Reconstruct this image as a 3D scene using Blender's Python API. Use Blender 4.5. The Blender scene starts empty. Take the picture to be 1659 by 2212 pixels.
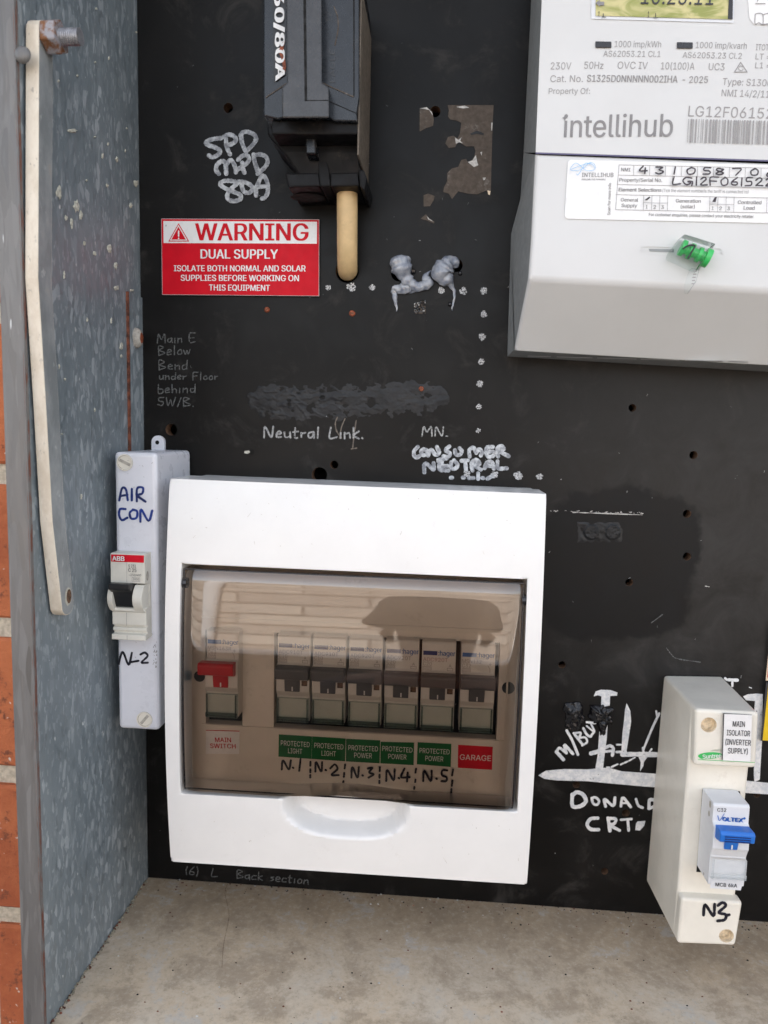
import bpy, bmesh, math, random
from mathutils import Vector, noise
from mathutils.geometry import tessellate_polygon

R = math.radians
rnd = random.Random(7)
scene = bpy.context.scene
C = scene.collection

# ------------------------------------------------------------------ camera, sky, sun, exposure
F, CX, CY, D = 1593.0, 829.5, 1106.0, 0.42        # photo measured on a 1659 x 2212 grid; D = metres from lens to the board
VN = Vector((.0807, -.108, 1.0)).normalized()      # board normal, seen from the lens
VX = Vector((1, .032, -(.0807 - .108 * .032))).normalized()
VD = VN.cross(VX).normalized()
cam_d = bpy.data.cameras.new("Camera")
cam = bpy.data.objects.new("Camera", cam_d)
C.objects.link(cam)
cam_d.sensor_fit = 'VERTICAL'
cam_d.sensor_height = 36
cam_d.lens = 36 * F / 2212
cam_d.clip_start, cam_d.clip_end = .01, 200
from mathutils import Matrix
cam.matrix_world = Matrix(((VX.x, -VX.y, -VX.z, 0), (VN.x, -VN.y, -VN.z, -D), (-VD.x, VD.y, VD.z, 0), (0, 0, 0, 1)))
cam_d.dof.use_dof = True
cam_d.dof.focus_distance = .372
cam_d.dof.aperture_fstop = 11
scene.camera = cam

SUN_EL = 45
w = bpy.data.worlds.new("World")
scene.world = w
w.use_nodes = True
nt = w.node_tree
sky = nt.nodes.new('ShaderNodeTexSky')
sky.sky_type = 'NISHITA'
sky.sun_disc = False
sky.sun_elevation = R(SUN_EL)
sky.sun_rotation = R(8)
sky.air_density = 1.0
sky.dust_density = 2.0
hs = nt.nodes.new('ShaderNodeHueSaturation')      # thin high haze: paler sky
hs.inputs['Saturation'].default_value = .36
nt.links.new(sky.outputs[0], hs.inputs['Color'])
nt.links.new(hs.outputs[0], nt.nodes['Background'].inputs[0])
nt.nodes['Background'].inputs[1].default_value = .15
sun_d = bpy.data.lights.new("Sun", 'SUN')
sun_d.energy = 3.2
sun_d.angle = R(.5)
sun_d.color = (1, .97, .93)
sun = bpy.data.objects.new("Sun", sun_d)
C.objects.link(sun)
sun.location = (0, 1, 3)
sun.rotation_euler = (R(-(90 - SUN_EL)), 0, R(-8))
vs = scene.view_settings
vs.view_transform = 'Standard'
vs.look = 'None'
vs.exposure = 1.96
vs.gamma = 1
vs.use_curve_mapping = False


def ray(px, py):
    r = Vector(((px - CX) / F, (py - CY) / F, 1))
    return Vector((r.dot(VX), r.dot(VN), -r.dot(VD)))


CAM = Vector((0, -D, 0))


def P(px, py, d=0.0):
    """photo pixel -> point on the vertical plane d metres in front of the board"""
    q = ray(px, py)
    return CAM + q * ((D - d) / q.y)


def U(px, py, pl):
    """photo pixel -> point on any plane (point, normal)"""
    q = ray(px, py)
    return CAM + q * ((pl[0] - CAM).dot(pl[1]) / q.dot(pl[1]))


def plane(d):
    return (Vector((0, -d, 0)), Vector((0, -1, 0)))


def K(ox, oy, wd, W=1659):
    s = wd / W * .6636
    return lambda x, y: (ox * .6636 + x * s, oy * .6636 + y * s)


# ------------------------------------------------------------------ materials
MATS = {}


def nodes(name):
    m = bpy.data.materials.new(name)
    m.use_nodes = True
    t = m.node_tree
    MATS[name] = m
    return m, t, t.nodes['Principled BSDF'], t.nodes.new, t.links.new


def rgb(c):
    return (c[0], c[1], c[2], 1)


def coords(t, scale=(1, 1, 1)):
    tc = t.nodes.new('ShaderNodeTexCoord')
    mp = t.nodes.new('ShaderNodeMapping')
    mp.inputs['Scale'].default_value = scale
    t.links.new(tc.outputs['Object'], mp.inputs['Vector'])
    return mp.outputs[0]


def noise_tex(t, vec, scale, detail=4, rough=.55, dist=0):
    n = t.nodes.new('ShaderNodeTexNoise')
    n.inputs['Scale'].default_value = scale
    n.inputs['Detail'].default_value = detail
    n.inputs['Roughness'].default_value = rough
    n.inputs['Distortion'].default_value = dist
    t.links.new(vec, n.inputs['Vector'])
    return n.outputs['Fac']


def ramp(t, fac, lo, hi, a=0.0, b=1.0):
    r = t.nodes.new('ShaderNodeMapRange')
    r.clamp = True
    r.interpolation_type = 'SMOOTHSTEP'
    for k, v in zip(('From Min', 'From Max', 'To Min', 'To Max'), (lo, hi, a, b)):
        r.inputs[k].default_value = v
    t.links.new(fac, r.inputs['Value'])
    return r.outputs['Result']


def mix(t, fac, a, b):
    m = t.nodes.new('ShaderNodeMix')
    m.data_type = 'RGBA'
    for s, v in ((m.inputs[0], fac), (m.inputs[6], a), (m.inputs[7], b)):
        if isinstance(v, (int, float)):
            s.default_value = v
        elif isinstance(v, tuple):
            s.default_value = rgb(v)
        else:
            t.links.new(v, s)
    return m.outputs[2]


def mul(t, a, b, op='MULTIPLY'):
    m = t.nodes.new('ShaderNodeMath')
    m.operation = op
    for s, v in ((m.inputs[0], a), (m.inputs[1], b)):
        if isinstance(v, (int, float)):
            s.default_value = v
        else:
            t.links.new(v, s)
    return m.outputs[0]


def bump(t, bsdf, h, strength, dist=.001):
    b = t.nodes.new('ShaderNodeBump')
    b.inputs['Strength'].default_value = strength
    b.inputs['Distance'].default_value = dist
    t.links.new(h, b.inputs['Height'])
    t.links.new(b.outputs[0], bsdf.inputs['Normal'])


def plain(name, col, rough=.4, metal=0, spec=.5, var=.06, vs=120, dirt=None, dirt_amt=0, bmp=0, bscale=900):
    m, t, b, N, L = nodes(name)
    v = coords(t)
    n1 = noise_tex(t, v, vs, 5, .6)
    dark = tuple(c * (1 - var * 2) for c in col)
    lite = tuple(min(1, c * (1 + var)) for c in col)
    c = mix(t, ramp(t, n1, .3, .7), dark, lite)
    if dirt:
        n2 = noise_tex(t, v, 75, 6, .7, .4)
        n3 = noise_tex(t, v, 620, 3, .6)
        f = mul(t, ramp(t, n2, .55, .75), ramp(t, n3, .4, .65))
        c = mix(t, mul(t, f, dirt_amt), c, dirt)
    L(c, b.inputs['Base Color'])
    b.inputs['Metallic'].default_value = metal
    b.inputs['Specular IOR Level'].default_value = spec
    L(ramp(t, noise_tex(t, v, vs * 2.2, 4), .3, .7, rough * .85, min(1, rough * 1.2)), b.inputs['Roughness'])
    if bmp:
        bump(t, b, noise_tex(t, v, bscale, 3), bmp, .0004)
    return m


plain('white_plastic', (.80, .79, .77), .22, var=.012, vs=40, dirt=(.45, .40, .34), dirt_amt=.12)
plain('cool_plastic', (.72, .73, .78), .3, var=.02, vs=60, dirt=(.3, .28, .28), dirt_amt=.25)
plain('cream_plastic', (.78, .74, .65), .35, var=.03, vs=50, dirt=(.42, .33, .25), dirt_amt=.35, bmp=.05)
plain('inner_plastic', (.72, .66, .58), .4, var=.02, vs=60, dirt=(.25, .2, .16), dirt_amt=.25)
plain('breaker_plastic', (.66, .63, .58), .4, var=.02)
plain('breaker_grey', (.68, .69, .71), .38, var=.02)
plain('breaker_cream', (.68, .66, .59), .4, var=.03, dirt=(.3, .26, .2), dirt_amt=.3)
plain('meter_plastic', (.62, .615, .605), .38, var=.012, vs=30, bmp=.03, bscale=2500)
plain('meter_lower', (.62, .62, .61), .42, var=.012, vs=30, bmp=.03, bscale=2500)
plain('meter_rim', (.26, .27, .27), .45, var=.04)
plain('black_plastic', (.008, .008, .009), .5, spec=.18, var=.15, dirt=(.12, .095, .07), dirt_amt=.3)
plain('fuse_grey', (.040, .040, .042), .27, var=.12, dirt=(.22, .18, .13), dirt_amt=.55)
plain('fuse_blue', (.011, .0135, .018), .26, var=.15, dirt=(.14, .12, .1), dirt_amt=.35)
plain('fuse_lit_side', (.13, .105, .08), .6, var=.15, vs=200, dirt=(.24, .19, .14), dirt_amt=.5)
plain('toggle_grey', (.10, .10, .105), .4, var=.05)
plain('toggle_black', (.012, .012, .014), .35, var=.1)
plain('toggle_red', (.55, .012, .02), .38, var=.06)
plain('toggle_blue', (.02, .16, .58), .35, var=.05)
plain('void', (.004, .004, .004), .9, var=.1)
plain('red_print', (.62, .01, .025), .4, spec=.15, var=.04)
plain('sign_red', (.60, .006, .018), .4, spec=.12, var=.04)
plain('sign_white', (.80, .79, .78), .3, var=.02)
plain('sign_edge', (.6, .5, .5), .4)
plain('green_print', (.008, .13, .035), .45, spec=.2, var=.06)
plain('light_green', (.05, .50, .12), .35, var=.04)
plain('blue_print', (.015, .11, .34), .45, var=.06)
plain('dark_blue', (.01, .03, .16), .45, var=.1)
plain('logo_blue', (.012, .12, .45), .4)
plain('sky_blue', (.18, .45, .75), .4)
plain('grey_print', (.24, .23, .23), .5, var=.06)
plain('mid_print', (.30, .285, .28), .5, var=.06)
plain('dark_print', (.03, .03, .035), .5)
plain('marker', (.012, .012, .022), .3, var=.3)
plain('marker_blue', (.008, .035, .22), .35, var=.3)
plain('ink', (.025, .012, .018), .4, var=.3)
plain('yellow_print', (.82, .55, .015), .35, var=.03)
plain('cream_print', (.75, .6, .42), .4)
plain('purple_line', (.10, .09, .17), .5)
m, t, b, N, L = nodes('rust_broken')
v = coords(t, (1, 1, .3))
L(mix(t, ramp(t, noise_tex(t, v, 240, 4, .7), .42, .6), (.16, .155, .15), (.15, .055, .035)), b.inputs['Base Color'])
b.inputs['Roughness'].default_value = .8
plain('copper', (.33, .08, .03), .6, var=.3, vs=900, bmp=.6, bscale=2500)
plain('rust_edge', (.17, .055, .03), .8, var=.35, vs=300)
plain('cable_tan', (.66, .47, .24), .42, var=.05, vs=150, dirt=(.3, .2, .1), dirt_amt=.4)
plain('hole_tan', (.80, .68, .50), .7, var=.15, vs=500)
plain('hole_wall', (.14, .075, .04), .8, var=.3, vs=800)
plain('putty', (.0125, .013, .0145), .48, spec=.36, var=.3, vs=60, dirt=(.06, .06, .062), dirt_amt=.6, bmp=.35, bscale=500)
plain('tar', (.006, .006, .008), .22, var=.2, vs=400, bmp=.15, bscale=250)
plain('residue', (.105, .085, .07), .8, spec=.15, var=.12, vs=350, dirt=(.5, .48, .45), dirt_amt=.5, bmp=.2)
plain('residue_pale', (.55, .53, .50), .8, var=.15, vs=900)
plain('mortar_spot', (.55, .54, .46), .9, var=.15, vs=900, bmp=.6)
plain('grit', (.30, .27, .2), .9, var=.3, vs=2000)
plain('bolt_steel', (.34, .34, .36), .45, metal=.6, var=.12, vs=500)
plain('screw_grey', (.42, .39, .34), .55, var=.15, vs=500)
plain('skin', (.24, .14, .10), .6)
plain('dark_cloth', (.02, .022, .03), .85, var=.2, vs=30)
plain('cap_cloth', (.03, .03, .035), .85, var=.2, vs=30)
plain('scuff', (.50, .46, .40), .6, var=.2)
plain('led_black', (.02, .018, .02), .3)


def paint_mat(name, hi, lo, scale, rough=.5):
    m, t, b, N, L = nodes(name)
    v = coords(t)
    n1 = noise_tex(t, v, scale, 3, .7)
    n2 = noise_tex(t, v, scale * 5, 2, .6)
    c = mix(t, ramp(t, n1, .32, .68), lo, hi)
    c = mix(t, mul(t, ramp(t, n2, .55, .75), .5), c, lo)
    L(c, b.inputs['Base Color'])
    b.inputs['Roughness'].default_value = rough
    bump(t, b, n1, .4, .0003)


def gaps(name, scale, lo, hi):
    """dry strokes: bare board shows through where the chalk skipped"""
    t = MATS[name].node_tree
    out = t.nodes['Material Output']
    tr = t.nodes.new('ShaderNodeBsdfTransparent')
    mx = t.nodes.new('ShaderNodeMixShader')
    t.links.new(ramp(t, noise_tex(t, coords(t), scale, 3, .6), lo, hi), mx.inputs[0])
    t.links.new(tr.outputs[0], mx.inputs[1])
    t.links.new(t.nodes['Principled BSDF'].outputs[0], mx.inputs[2])
    t.links.new(mx.outputs[0], out.inputs[0])


paint_mat('paint_pen', (.56, .58, .60), (.17, .18, .20), 330)
paint_mat('brush_white', (.84, .83, .81), (.58, .60, .62), 260)
paint_mat('chalk', (.44, .44, .43), (.22, .22, .22), 900, .8)
paint_mat('chalk_faint', (.15, .155, .15), (.07, .07, .07), 1200, .85)
paint_mat('speckle', (.72, .72, .72), (.5, .5, .5), 900, .8)
paint_mat('drip', (.16, .13, .10), (.07, .055, .045), 700)
gaps('chalk', 1500, .34, .46)
gaps('chalk_faint', 1500, .30, .46)
gaps('speckle', 2200, .44, .52)
gaps('brush_white', 700, .24, .36)


def glassy(name, tint, fac_lo=.04, rough=.02, ior=1.5, boost=1.0):
    m, t, b, N, L = nodes(name)
    t.nodes.remove(b)
    tr = N('ShaderNodeBsdfTransparent')
    tr.inputs[0].default_value = rgb(tint)
    gl = N('ShaderNodeBsdfGlossy')
    gl.inputs['Roughness'].default_value = rough
    fr = N('ShaderNodeFresnel')
    fr.inputs[0].default_value = ior
    mx = N('ShaderNodeMixShader')
    L(mul(t, fr.outputs[0], boost), mx.inputs[0])
    L(tr.outputs[0], mx.inputs[1])
    L(gl.outputs[0], mx.inputs[2])
    L(mx.outputs[0], t.nodes['Material Output'].inputs[0])


glassy('smoked_cover', (.74, .665, .60), ior=1.8, boost=1.5)
glassy('smoked_edge', (.26, .23, .21), ior=1.12, rough=.3)
glassy('clear_green', (.87, .91, .89), ior=1.45)
glassy('clear_edge', (.52, .60, .585), ior=1.5)
glassy('clear_plastic', (.97, .98, .98), ior=1.22)
glassy('seal_green', (.12, .72, .22), ior=1.5)
glassy('lcd_glass', (.95, .95, .93), ior=1.5)

# silicone: milky, translucent
m, t, b, N, L = nodes('silicone')
v = coords(t)
L(mix(t, ramp(t, noise_tex(t, v, 260, 3), .3, .7), (.16, .18, .225), (.34, .355, .385)), b.inputs['Base Color'])
b.inputs['Roughness'].default_value = .16
b.inputs['Coat Weight'].default_value = .6
b.inputs['Subsurface Weight'].default_value = .4
b.inputs['Subsurface Radius'].default_value = (.004, .004, .005)
b.inputs['Subsurface Scale'].default_value = .5
bump(t, b, noise_tex(t, v, 300, 2), .5, .0006)

# LCD
m, t, b, N, L = nodes('lcd')
v = coords(t, (1, 1, 2.5))
L(mix(t, ramp(t, noise_tex(t, v, 70, 3, .5, 1.0), .38, .62), (.28, .30, .07), (.58, .52, .24)), b.inputs['Base Color'])
b.inputs['Roughness'].default_value = .25

ZF = -.2804                                         # height of the ledge top

# black panel board
m, t, b, N, L = nodes('board_black')
v = coords(t)
n1 = noise_tex(t, v, 9, 6, .62, .3)
n2 = noise_tex(t, v, 38, 7, .7, .6)
n3 = noise_tex(t, v, 1400, 3, .6)
vstr = coords(t, (1, 1, 5))
n4 = noise_tex(t, vstr, 320, 5, .75)
c = mix(t, ramp(t, n1, .35, .65), (.0055, .0052, .0049), (.0105, .0099, .0094))
c = mix(t, mul(t, ramp(t, n2, .52, .74), .55), c, (.050, .046, .042))
c = mix(t, mul(t, mul(t, ramp(t, n4, .62, .74), ramp(t, n2, .45, .7)), .55), c, (.13, .125, .12))
c = mix(t, mul(t, ramp(t, n3, .70, .80), .35), c, (.08, .08, .08))
tcs = N('ShaderNodeTexCoord')
vm = N('ShaderNodeVectorMath')
vm.operation = 'DISTANCE'
L(tcs.outputs['Object'], vm.inputs[0])
vm.inputs[1].default_value = (P(1320, 1215).x, 0, P(1320, 1215).z - ZF)
dark_patch = ramp(t, mul(t, vm.outputs['Value'], mul(t, noise_tex(t, tcs.outputs['Object'], 26, 4, .6), .05), 'ADD'), .068, .074, 1, 0)  # darker round patch with an uneven edge
vd = N('ShaderNodeVectorMath')                     # paler area on the right: dust, with the board's sheen painted in
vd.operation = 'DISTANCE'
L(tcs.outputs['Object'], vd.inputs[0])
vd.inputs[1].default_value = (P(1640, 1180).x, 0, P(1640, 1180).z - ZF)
dust_sheen = mul(t, ramp(t, vd.outputs['Value'], .02, .19, 1, 0), ramp(t, n2, .25, .65, .5, 1))
c = mix(t, mul(t, dust_sheen, .75), c, (.044, .042, .040))
c = mix(t, mul(t, dark_patch, .85), c, (.0085, .0087, .0092))
L(c, b.inputs['Base Color'])
L(ramp(t, n2, .3, .75, .30, .48), b.inputs['Roughness'])
b.inputs['Specular IOR Level'].default_value = .14
bump(t, b, mix(t, .5, noise_tex(t, v, 1800, 2), n2), .12, .0004)

# galvanised sheet with spangle
def galv(name, dark, lite, flake, stretch=.42):
    m, t, b, N, L = nodes(name)
    tc = N('ShaderNodeTexCoord')
    mp = N('ShaderNodeMapping')
    mp.inputs['Scale'].default_value = (1, 1, stretch)
    mp.inputs['Rotation'].default_value = (R(16), 0, 0)
    L(tc.outputs['Object'], mp.inputs['Vector'])
    dn = N('ShaderNodeTexNoise')
    dn.inputs['Scale'].default_value = 120
    L(mp.outputs[0], dn.inputs['Vector'])
    va = N('ShaderNodeVectorMath')
    va.operation = 'SCALE'
    va.inputs[3].default_value = .006
    L(dn.outputs['Color'], va.inputs[0])
    vb = N('ShaderNodeVectorMath')
    L(mp.outputs[0], vb.inputs[0])
    L(va.outputs[0], vb.inputs[1])

    def vor(scale):
        vo = N('ShaderNodeTexVoronoi')
        vo.inputs['Scale'].default_value = scale
        L(vb.outputs[0], vo.inputs['Vector'])
        sp = N('ShaderNodeSeparateColor')
        L(vo.outputs['Color'], sp.inputs[0])
        return sp.outputs[0]
    a = vor(420)
    a2 = vor(900)
    n1 = noise_tex(t, mp.outputs[0], 14, 5, .6)
    n2 = noise_tex(t, mp.outputs[0], 160, 4, .7)
    c = mix(t, ramp(t, n1, .3, .7), dark, lite)
    c = mix(t, mul(t, ramp(t, a, .74, 1.0), ramp(t, n1, .3, .65, .25, .75)), c, flake)
    c = mix(t, mul(t, ramp(t, a2, .80, 1.0), .34), c, flake)
    c = mix(t, mul(t, ramp(t, a, .16, 0.0), .4), c, tuple(x * .6 for x in dark))
    c = mix(t, mul(t, ramp(t, n2, .55, .75), .3), c, tuple(x * .7 for x in dark))
    n3 = noise_tex(t, mp.outputs[0], 330, 2, .5)
    c = mix(t, mul(t, ramp(t, n3, .735, .76), .9), c, (.66, .68, .68))
    L(c, b.inputs['Base Color'])
    b.inputs['Metallic'].default_value = .2
    L(ramp(t, a, 0, 1, .38, .62), b.inputs['Roughness'])
    bump(t, b, mix(t, .6, n2, a), .12, .0004)


galv('galvanised', (.185, .222, .245), (.255, .295, .315), (.50, .54, .57))
galv('galvanised_dull', (.105, .10, .097), (.165, .16, .155), (.215, .21, .205), .12)

# stay bar: chipped cream paint over zinc
m, t, b, N, L = nodes('bar_cream')
v = coords(t, (1, 1, .5))
n1 = noise_tex(t, v, 90, 6, .7)
n2 = noise_tex(t, v, 420, 4, .7)
c = mix(t, ramp(t, n1, .35, .65), (.60, .52, .41), (.74, .67, .56))
c = mix(t, mul(t, ramp(t, n2, .60, .72), .7), c, (.25, .22, .19))
L(c, b.inputs['Base Color'])
b.inputs['Roughness'].default_value = .6
bump(t, b, n2, .3, .0004)
m, t, b, N, L = nodes('bar_zinc')
v = coords(t, (1, 1, .5))
n1 = noise_tex(t, v, 60, 6, .7)
n2 = noise_tex(t, v, 260, 4, .7)
c = mix(t, ramp(t, n1, .35, .65), (.24, .26, .265), (.36, .38, .385))
c = mix(t, mul(t, ramp(t, n1, .56, .70), .6), c, (.42, .34, .24))
c = mix(t, mul(t, ramp(t, n2, .62, .72), .6), c, (.6, .62, .62))
L(c, b.inputs['Base Color'])
b.inputs['Metallic'].default_value = .2
b.inputs['Roughness'].default_value = .55
bump(t, b, n2, .3, .0004)
m, t, b, N, L = nodes('rusty_nut')
v = coords(t)
n1 = noise_tex(t, v, 260, 4, .7)
L(mix(t, ramp(t, n1, .42, .6), (.30, .29, .31), (.20, .085, .035)), b.inputs['Base Color'])
b.inputs['Roughness'].default_value = .65
b.inputs['Metallic'].default_value = .2
bump(t, b, n1, .5, .0005)

# weathered ledge
m, t, b, N, L = nodes('ledge')
v = coords(t)
n1 = noise_tex(t, v, 11, 7, .65, .2)
n2 = noise_tex(t, v, 34, 10, .74, .3)
n3 = noise_tex(t, v, 260, 8, .8)
n4 = noise_tex(t, v, 1100, 2, .6)
tf = N('ShaderNodeTexCoord')
sf = N('ShaderNodeSeparateXYZ')
L(tf.outputs['Object'], sf.inputs[0])
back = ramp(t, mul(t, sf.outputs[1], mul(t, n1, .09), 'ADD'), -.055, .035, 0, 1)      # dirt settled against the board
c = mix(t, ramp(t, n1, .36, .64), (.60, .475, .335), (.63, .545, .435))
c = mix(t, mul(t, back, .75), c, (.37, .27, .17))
c = mix(t, mul(t, ramp(t, n2, .46, .60), .65), c, (.33, .255, .18))
c = mix(t, mul(t, ramp(t, n2, .46, .36), .5), c, (.50, .50, .49))
c = mix(t, mul(t, ramp(t, n3, .50, .64), .32), c, (.70, .63, .52))
c = mix(t, mul(t, ramp(t, n3, .48, .36), .40), c, (.26, .21, .155))
c = mix(t, mul(t, ramp(t, n4, .70, .76), .8), c, (.06, .045, .035))
c = mix(t, mul(t, ramp(t, n4, .28, .23), .8), c, (.85, .82, .76))
L(c, b.inputs['Base Color'])
b.inputs['Roughness'].default_value = .75
bump(t, b, mix(t, .5, n3, n2), .35, .0006)

# bricks and mortar
m, t, b, N, L = nodes('brick_clay')
v = coords(t)
n1 = noise_tex(t, v, 9, 8, .75)
n2 = noise_tex(t, v, 110, 6, .75)
n3 = noise_tex(t, v, 240, 3, .5)
c = mix(t, ramp(t, n1, .35, .65), (.34, .085, .03), (.52, .16, .06))
c = mix(t, mul(t, ramp(t, n2, .54, .66), .8), c, (.12, .04, .022))
c = mix(t, mul(t, ramp(t, n3, .68, .73), .9), c, (.66, .58, .5))
L(c, b.inputs['Base Color'])
b.inputs['Roughness'].default_value = .85
bump(t, b, n2, .7, .002)
plain('mortar', (.52, .46, .36), .95, var=.15, vs=300, bmp=.9, bscale=500)

def brickwork(name, c1, c2, mo, dust, wdt, row):
    m, t, b, N, L = nodes(name)
    tc = N('ShaderNodeTexCoord')
    sep = N('ShaderNodeSeparateXYZ')
    L(tc.outputs['Object'], sep.inputs[0])
    cmb = N('ShaderNodeCombineXYZ')
    L(sep.outputs[0], cmb.inputs[0])
    L(sep.outputs[2], cmb.inputs[1])
    bt = N('ShaderNodeTexBrick')
    for k, val in (('Scale', 1.0), ('Mortar Size', .006), ('Mortar Smooth', .2), ('Brick Width', wdt), ('Row Height', row), ('Bias', -.1)):
        bt.inputs[k].default_value = val
    bt.inputs['Color1'].default_value = rgb(c1)
    bt.inputs['Color2'].default_value = rgb(c2)
    bt.inputs['Mortar'].default_value = rgb(mo)
    L(cmb.outputs[0], bt.inputs['Vector'])
    n1 = noise_tex(t, tc.outputs['Object'], 14, 5, .6)
    L(mix(t, mul(t, ramp(t, n1, .4, .7), .4), bt.outputs[0], dust), b.inputs['Base Color'])
    b.inputs['Roughness'].default_value = .9


brickwork('far_brick', (.66, .57, .48), (.42, .34, .28), (.18, .13, .10), (.52, .46, .40), .46, .075)
brickwork('wall_brick', (.29, .075, .032), (.38, .11, .045), (.5, .45, .36), (.33, .1, .05), .24, .086)
plain('added_plinth', (.055, .045, .038), .9, var=.2, vs=6)
plain('paving', (.09, .082, .07), .9, var=.12, vs=4)


# ------------------------------------------------------------------ mesh builder
def world_loc(o):
    p = Vector((0, 0, 0))
    while o:
        p = p + o.location
        o = o.parent
    return p


def catmull(pts, n=6):
    if len(pts) < 3:
        return [Vector(p) for p in pts]
    P_ = [Vector(p) for p in pts]
    P_ = [P_[0] * 2 - P_[1]] + P_ + [P_[-1] * 2 - P_[-2]]
    out = []
    for i in range(1, len(P_) - 2):
        a, b_, c_, d_ = P_[i - 1:i + 3]
        for k in range(n):
            s = k / n
            out.append(.5 * ((2 * b_) + (c_ - a) * s + (2 * a - 5 * b_ + 4 * c_ - d_) * s * s + (3 * b_ - a - 3 * c_ + d_) * s ** 3))
    out.append(P_[-2])
    return out


class MB:
    def __init__(s):
        s.v, s.f, s.mi, s.mats, s.lift = [], [], [], [], 0.0

    def m(s, name):
        if name not in s.mats:
            s.mats.append(name)
        return s.mats.index(name)

    def add(s, vs, fs, mat):
        o = len(s.v)
        s.v += [Vector(p) for p in vs]
        k = s.m(mat)
        for f in fs:
            s.f.append([i + o for i in f])
            s.mi.append(k)

    def poly(s, pts, mat):
        pts = [Vector(p) for p in pts]
        s.add(pts, [list(t_) for t_ in tessellate_polygon([pts])], mat)

    def prism(s, a, b_, mat, caps=(1, 1), mat_a=None):
        n = len(a)
        s.add(list(a) + list(b_), [[i, (i + 1) % n, n + (i + 1) % n, n + i] for i in range(n)], mat)
        if caps[0]:
            if n == 4:
                s.add(a, [[0, 1, 2, 3]], mat_a or mat)
            else:
                s.poly(a, mat_a or mat)
        if caps[1]:
            if n == 4:
                s.add(b_, [[0, 1, 2, 3]], mat)
            else:
                s.poly(b_, mat)

    def box(s, x0, x1, y0, y1, z0, z1, mat, mat_front=None):
        a = [(x0, y0, z0), (x1, y0, z0), (x1, y0, z1), (x0, y0, z1)]
        b_ = [(x0, y1, z0), (x1, y1, z0), (x1, y1, z1), (x0, y1, z1)]
        s.prism(a, b_, mat, mat_a=mat_front)

    def extrude_x(s, prof, x0, x1, mat):
        """prof: list of (y, z)"""
        s.prism([(x0, y, z) for y, z in prof], [(x1, y, z) for y, z in prof], mat)

    def tube(s, pts, rad, mat, n=14, flat=1.0, caps=True):
        pts = [Vector(p) for p in pts]
        if not hasattr(rad, '__len__'):
            rad = [rad] * len(pts)
        vs_, fs = [], []
        up = None
        for i, p in enumerate(pts):
            d_ = (pts[min(i + 1, len(pts) - 1)] - pts[max(i - 1, 0)]).normalized()
            if up is None:
                up = Vector((0, -1, 0)) if abs(d_.y) < .9 else Vector((0, 0, 1))
            side = d_.cross(up).normalized()
            up = side.cross(d_).normalized()
            for k in range(n):
                a = 2 * math.pi * k / n
                q = side * math.cos(a) * rad[i] + up * math.sin(a) * rad[i]
                vs_.append(p + Vector((q.x, q.y * flat, q.z)))
        for i in range(len(pts) - 1):
            for k in range(n):
                fs.append([i * n + k, i * n + (k + 1) % n, (i + 1) * n + (k + 1) % n, (i + 1) * n + k])
        if caps:
            fs.append(list(range(n))[::-1])
            fs.append([(len(pts) - 1) * n + k for k in range(n)])
        s.add(vs_, fs, mat)

    def disc(s, c, r, mat, n=20, axis='y', rz=None):
        c = Vector(c)
        rz = rz or r
        pts = []
        for k in range(n):
            a = 2 * math.pi * k / n
            pts.append(c + (Vector((r * math.cos(a), 0, rz * math.sin(a))) if axis == 'y' else Vector((0, r * math.cos(a), rz * math.sin(a)))))
        s.add(pts, [list(range(n))], mat)

    def cyl(s, c, r, y0, y1, mat, n=20, mat_front=None):
        a = [(c[0] + r * math.cos(2 * math.pi * k / n), y0, c[2] + r * math.sin(2 * math.pi * k / n)) for k in range(n)]
        b_ = [(p[0], y1, p[2]) for p in a]
        s.prism(a, b_, mat, mat_a=mat_front)

    # ---- flat drawing in photo pixels on a plane
    def q(s, pts, pl, mat, off=.0):
        n = pl[1]
        s.poly([U(x, y, pl) + n * (off + s.lift) for x, y in pts], mat)

    def stroke(s, pts, wd, pl, mat, wobble=.12, taper=0.0):
        """a pen stroke: pts and wd in photo pixels"""
        c = catmull(pts) if len(pts) > 2 else [Vector(pts[0]).lerp(Vector(pts[-1]), k / 5) for k in range(6)]
        n = pl[1]
        s.lift += .00003
        L_, R_ = [], []
        N_ = len(c)
        for i, p in enumerate(c):
            d_ = c[min(i + 1, N_ - 1)] - c[max(i - 1, 0)]
            if d_.length < 1e-6:
                d_ = Vector((1, 0))
            d_.normalize()
            nn = Vector((-d_.y, d_.x))
            h = wd / 2 * (1 + wobble * (rnd.random() - .5) * 2)
            if taper:
                h *= 1 - taper * (i / (N_ - 1))
            off = s.lift + .00004 * i / N_
            L_.append(U(*(p + nn * h), pl) + n * off)
            R_.append(U(*(p - nn * h), pl) + n * off)
        s.add(L_ + R_, [[i, i + 1, N_ + i + 1, N_ + i] for i in range(N_ - 1)], mat)
        for e, sg in ((0, -1), (N_ - 1, 1)):
            o = 1 if e == 0 else N_ - 2
            d_ = (c[e] - c[o])
            if d_.length < 1e-6:
                continue
            d_.normalize()
            nn = Vector((-d_.y, d_.x))
            off = s.lift + .00004 * e / N_
            fan = [U(*(c[e] + (nn * math.cos(a) + d_ * math.sin(a)) * wd / 2), pl) + n * off for a in [math.pi * k / 6 for k in range(7)]]
            s.add(fan, [list(range(7))], mat)

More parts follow.
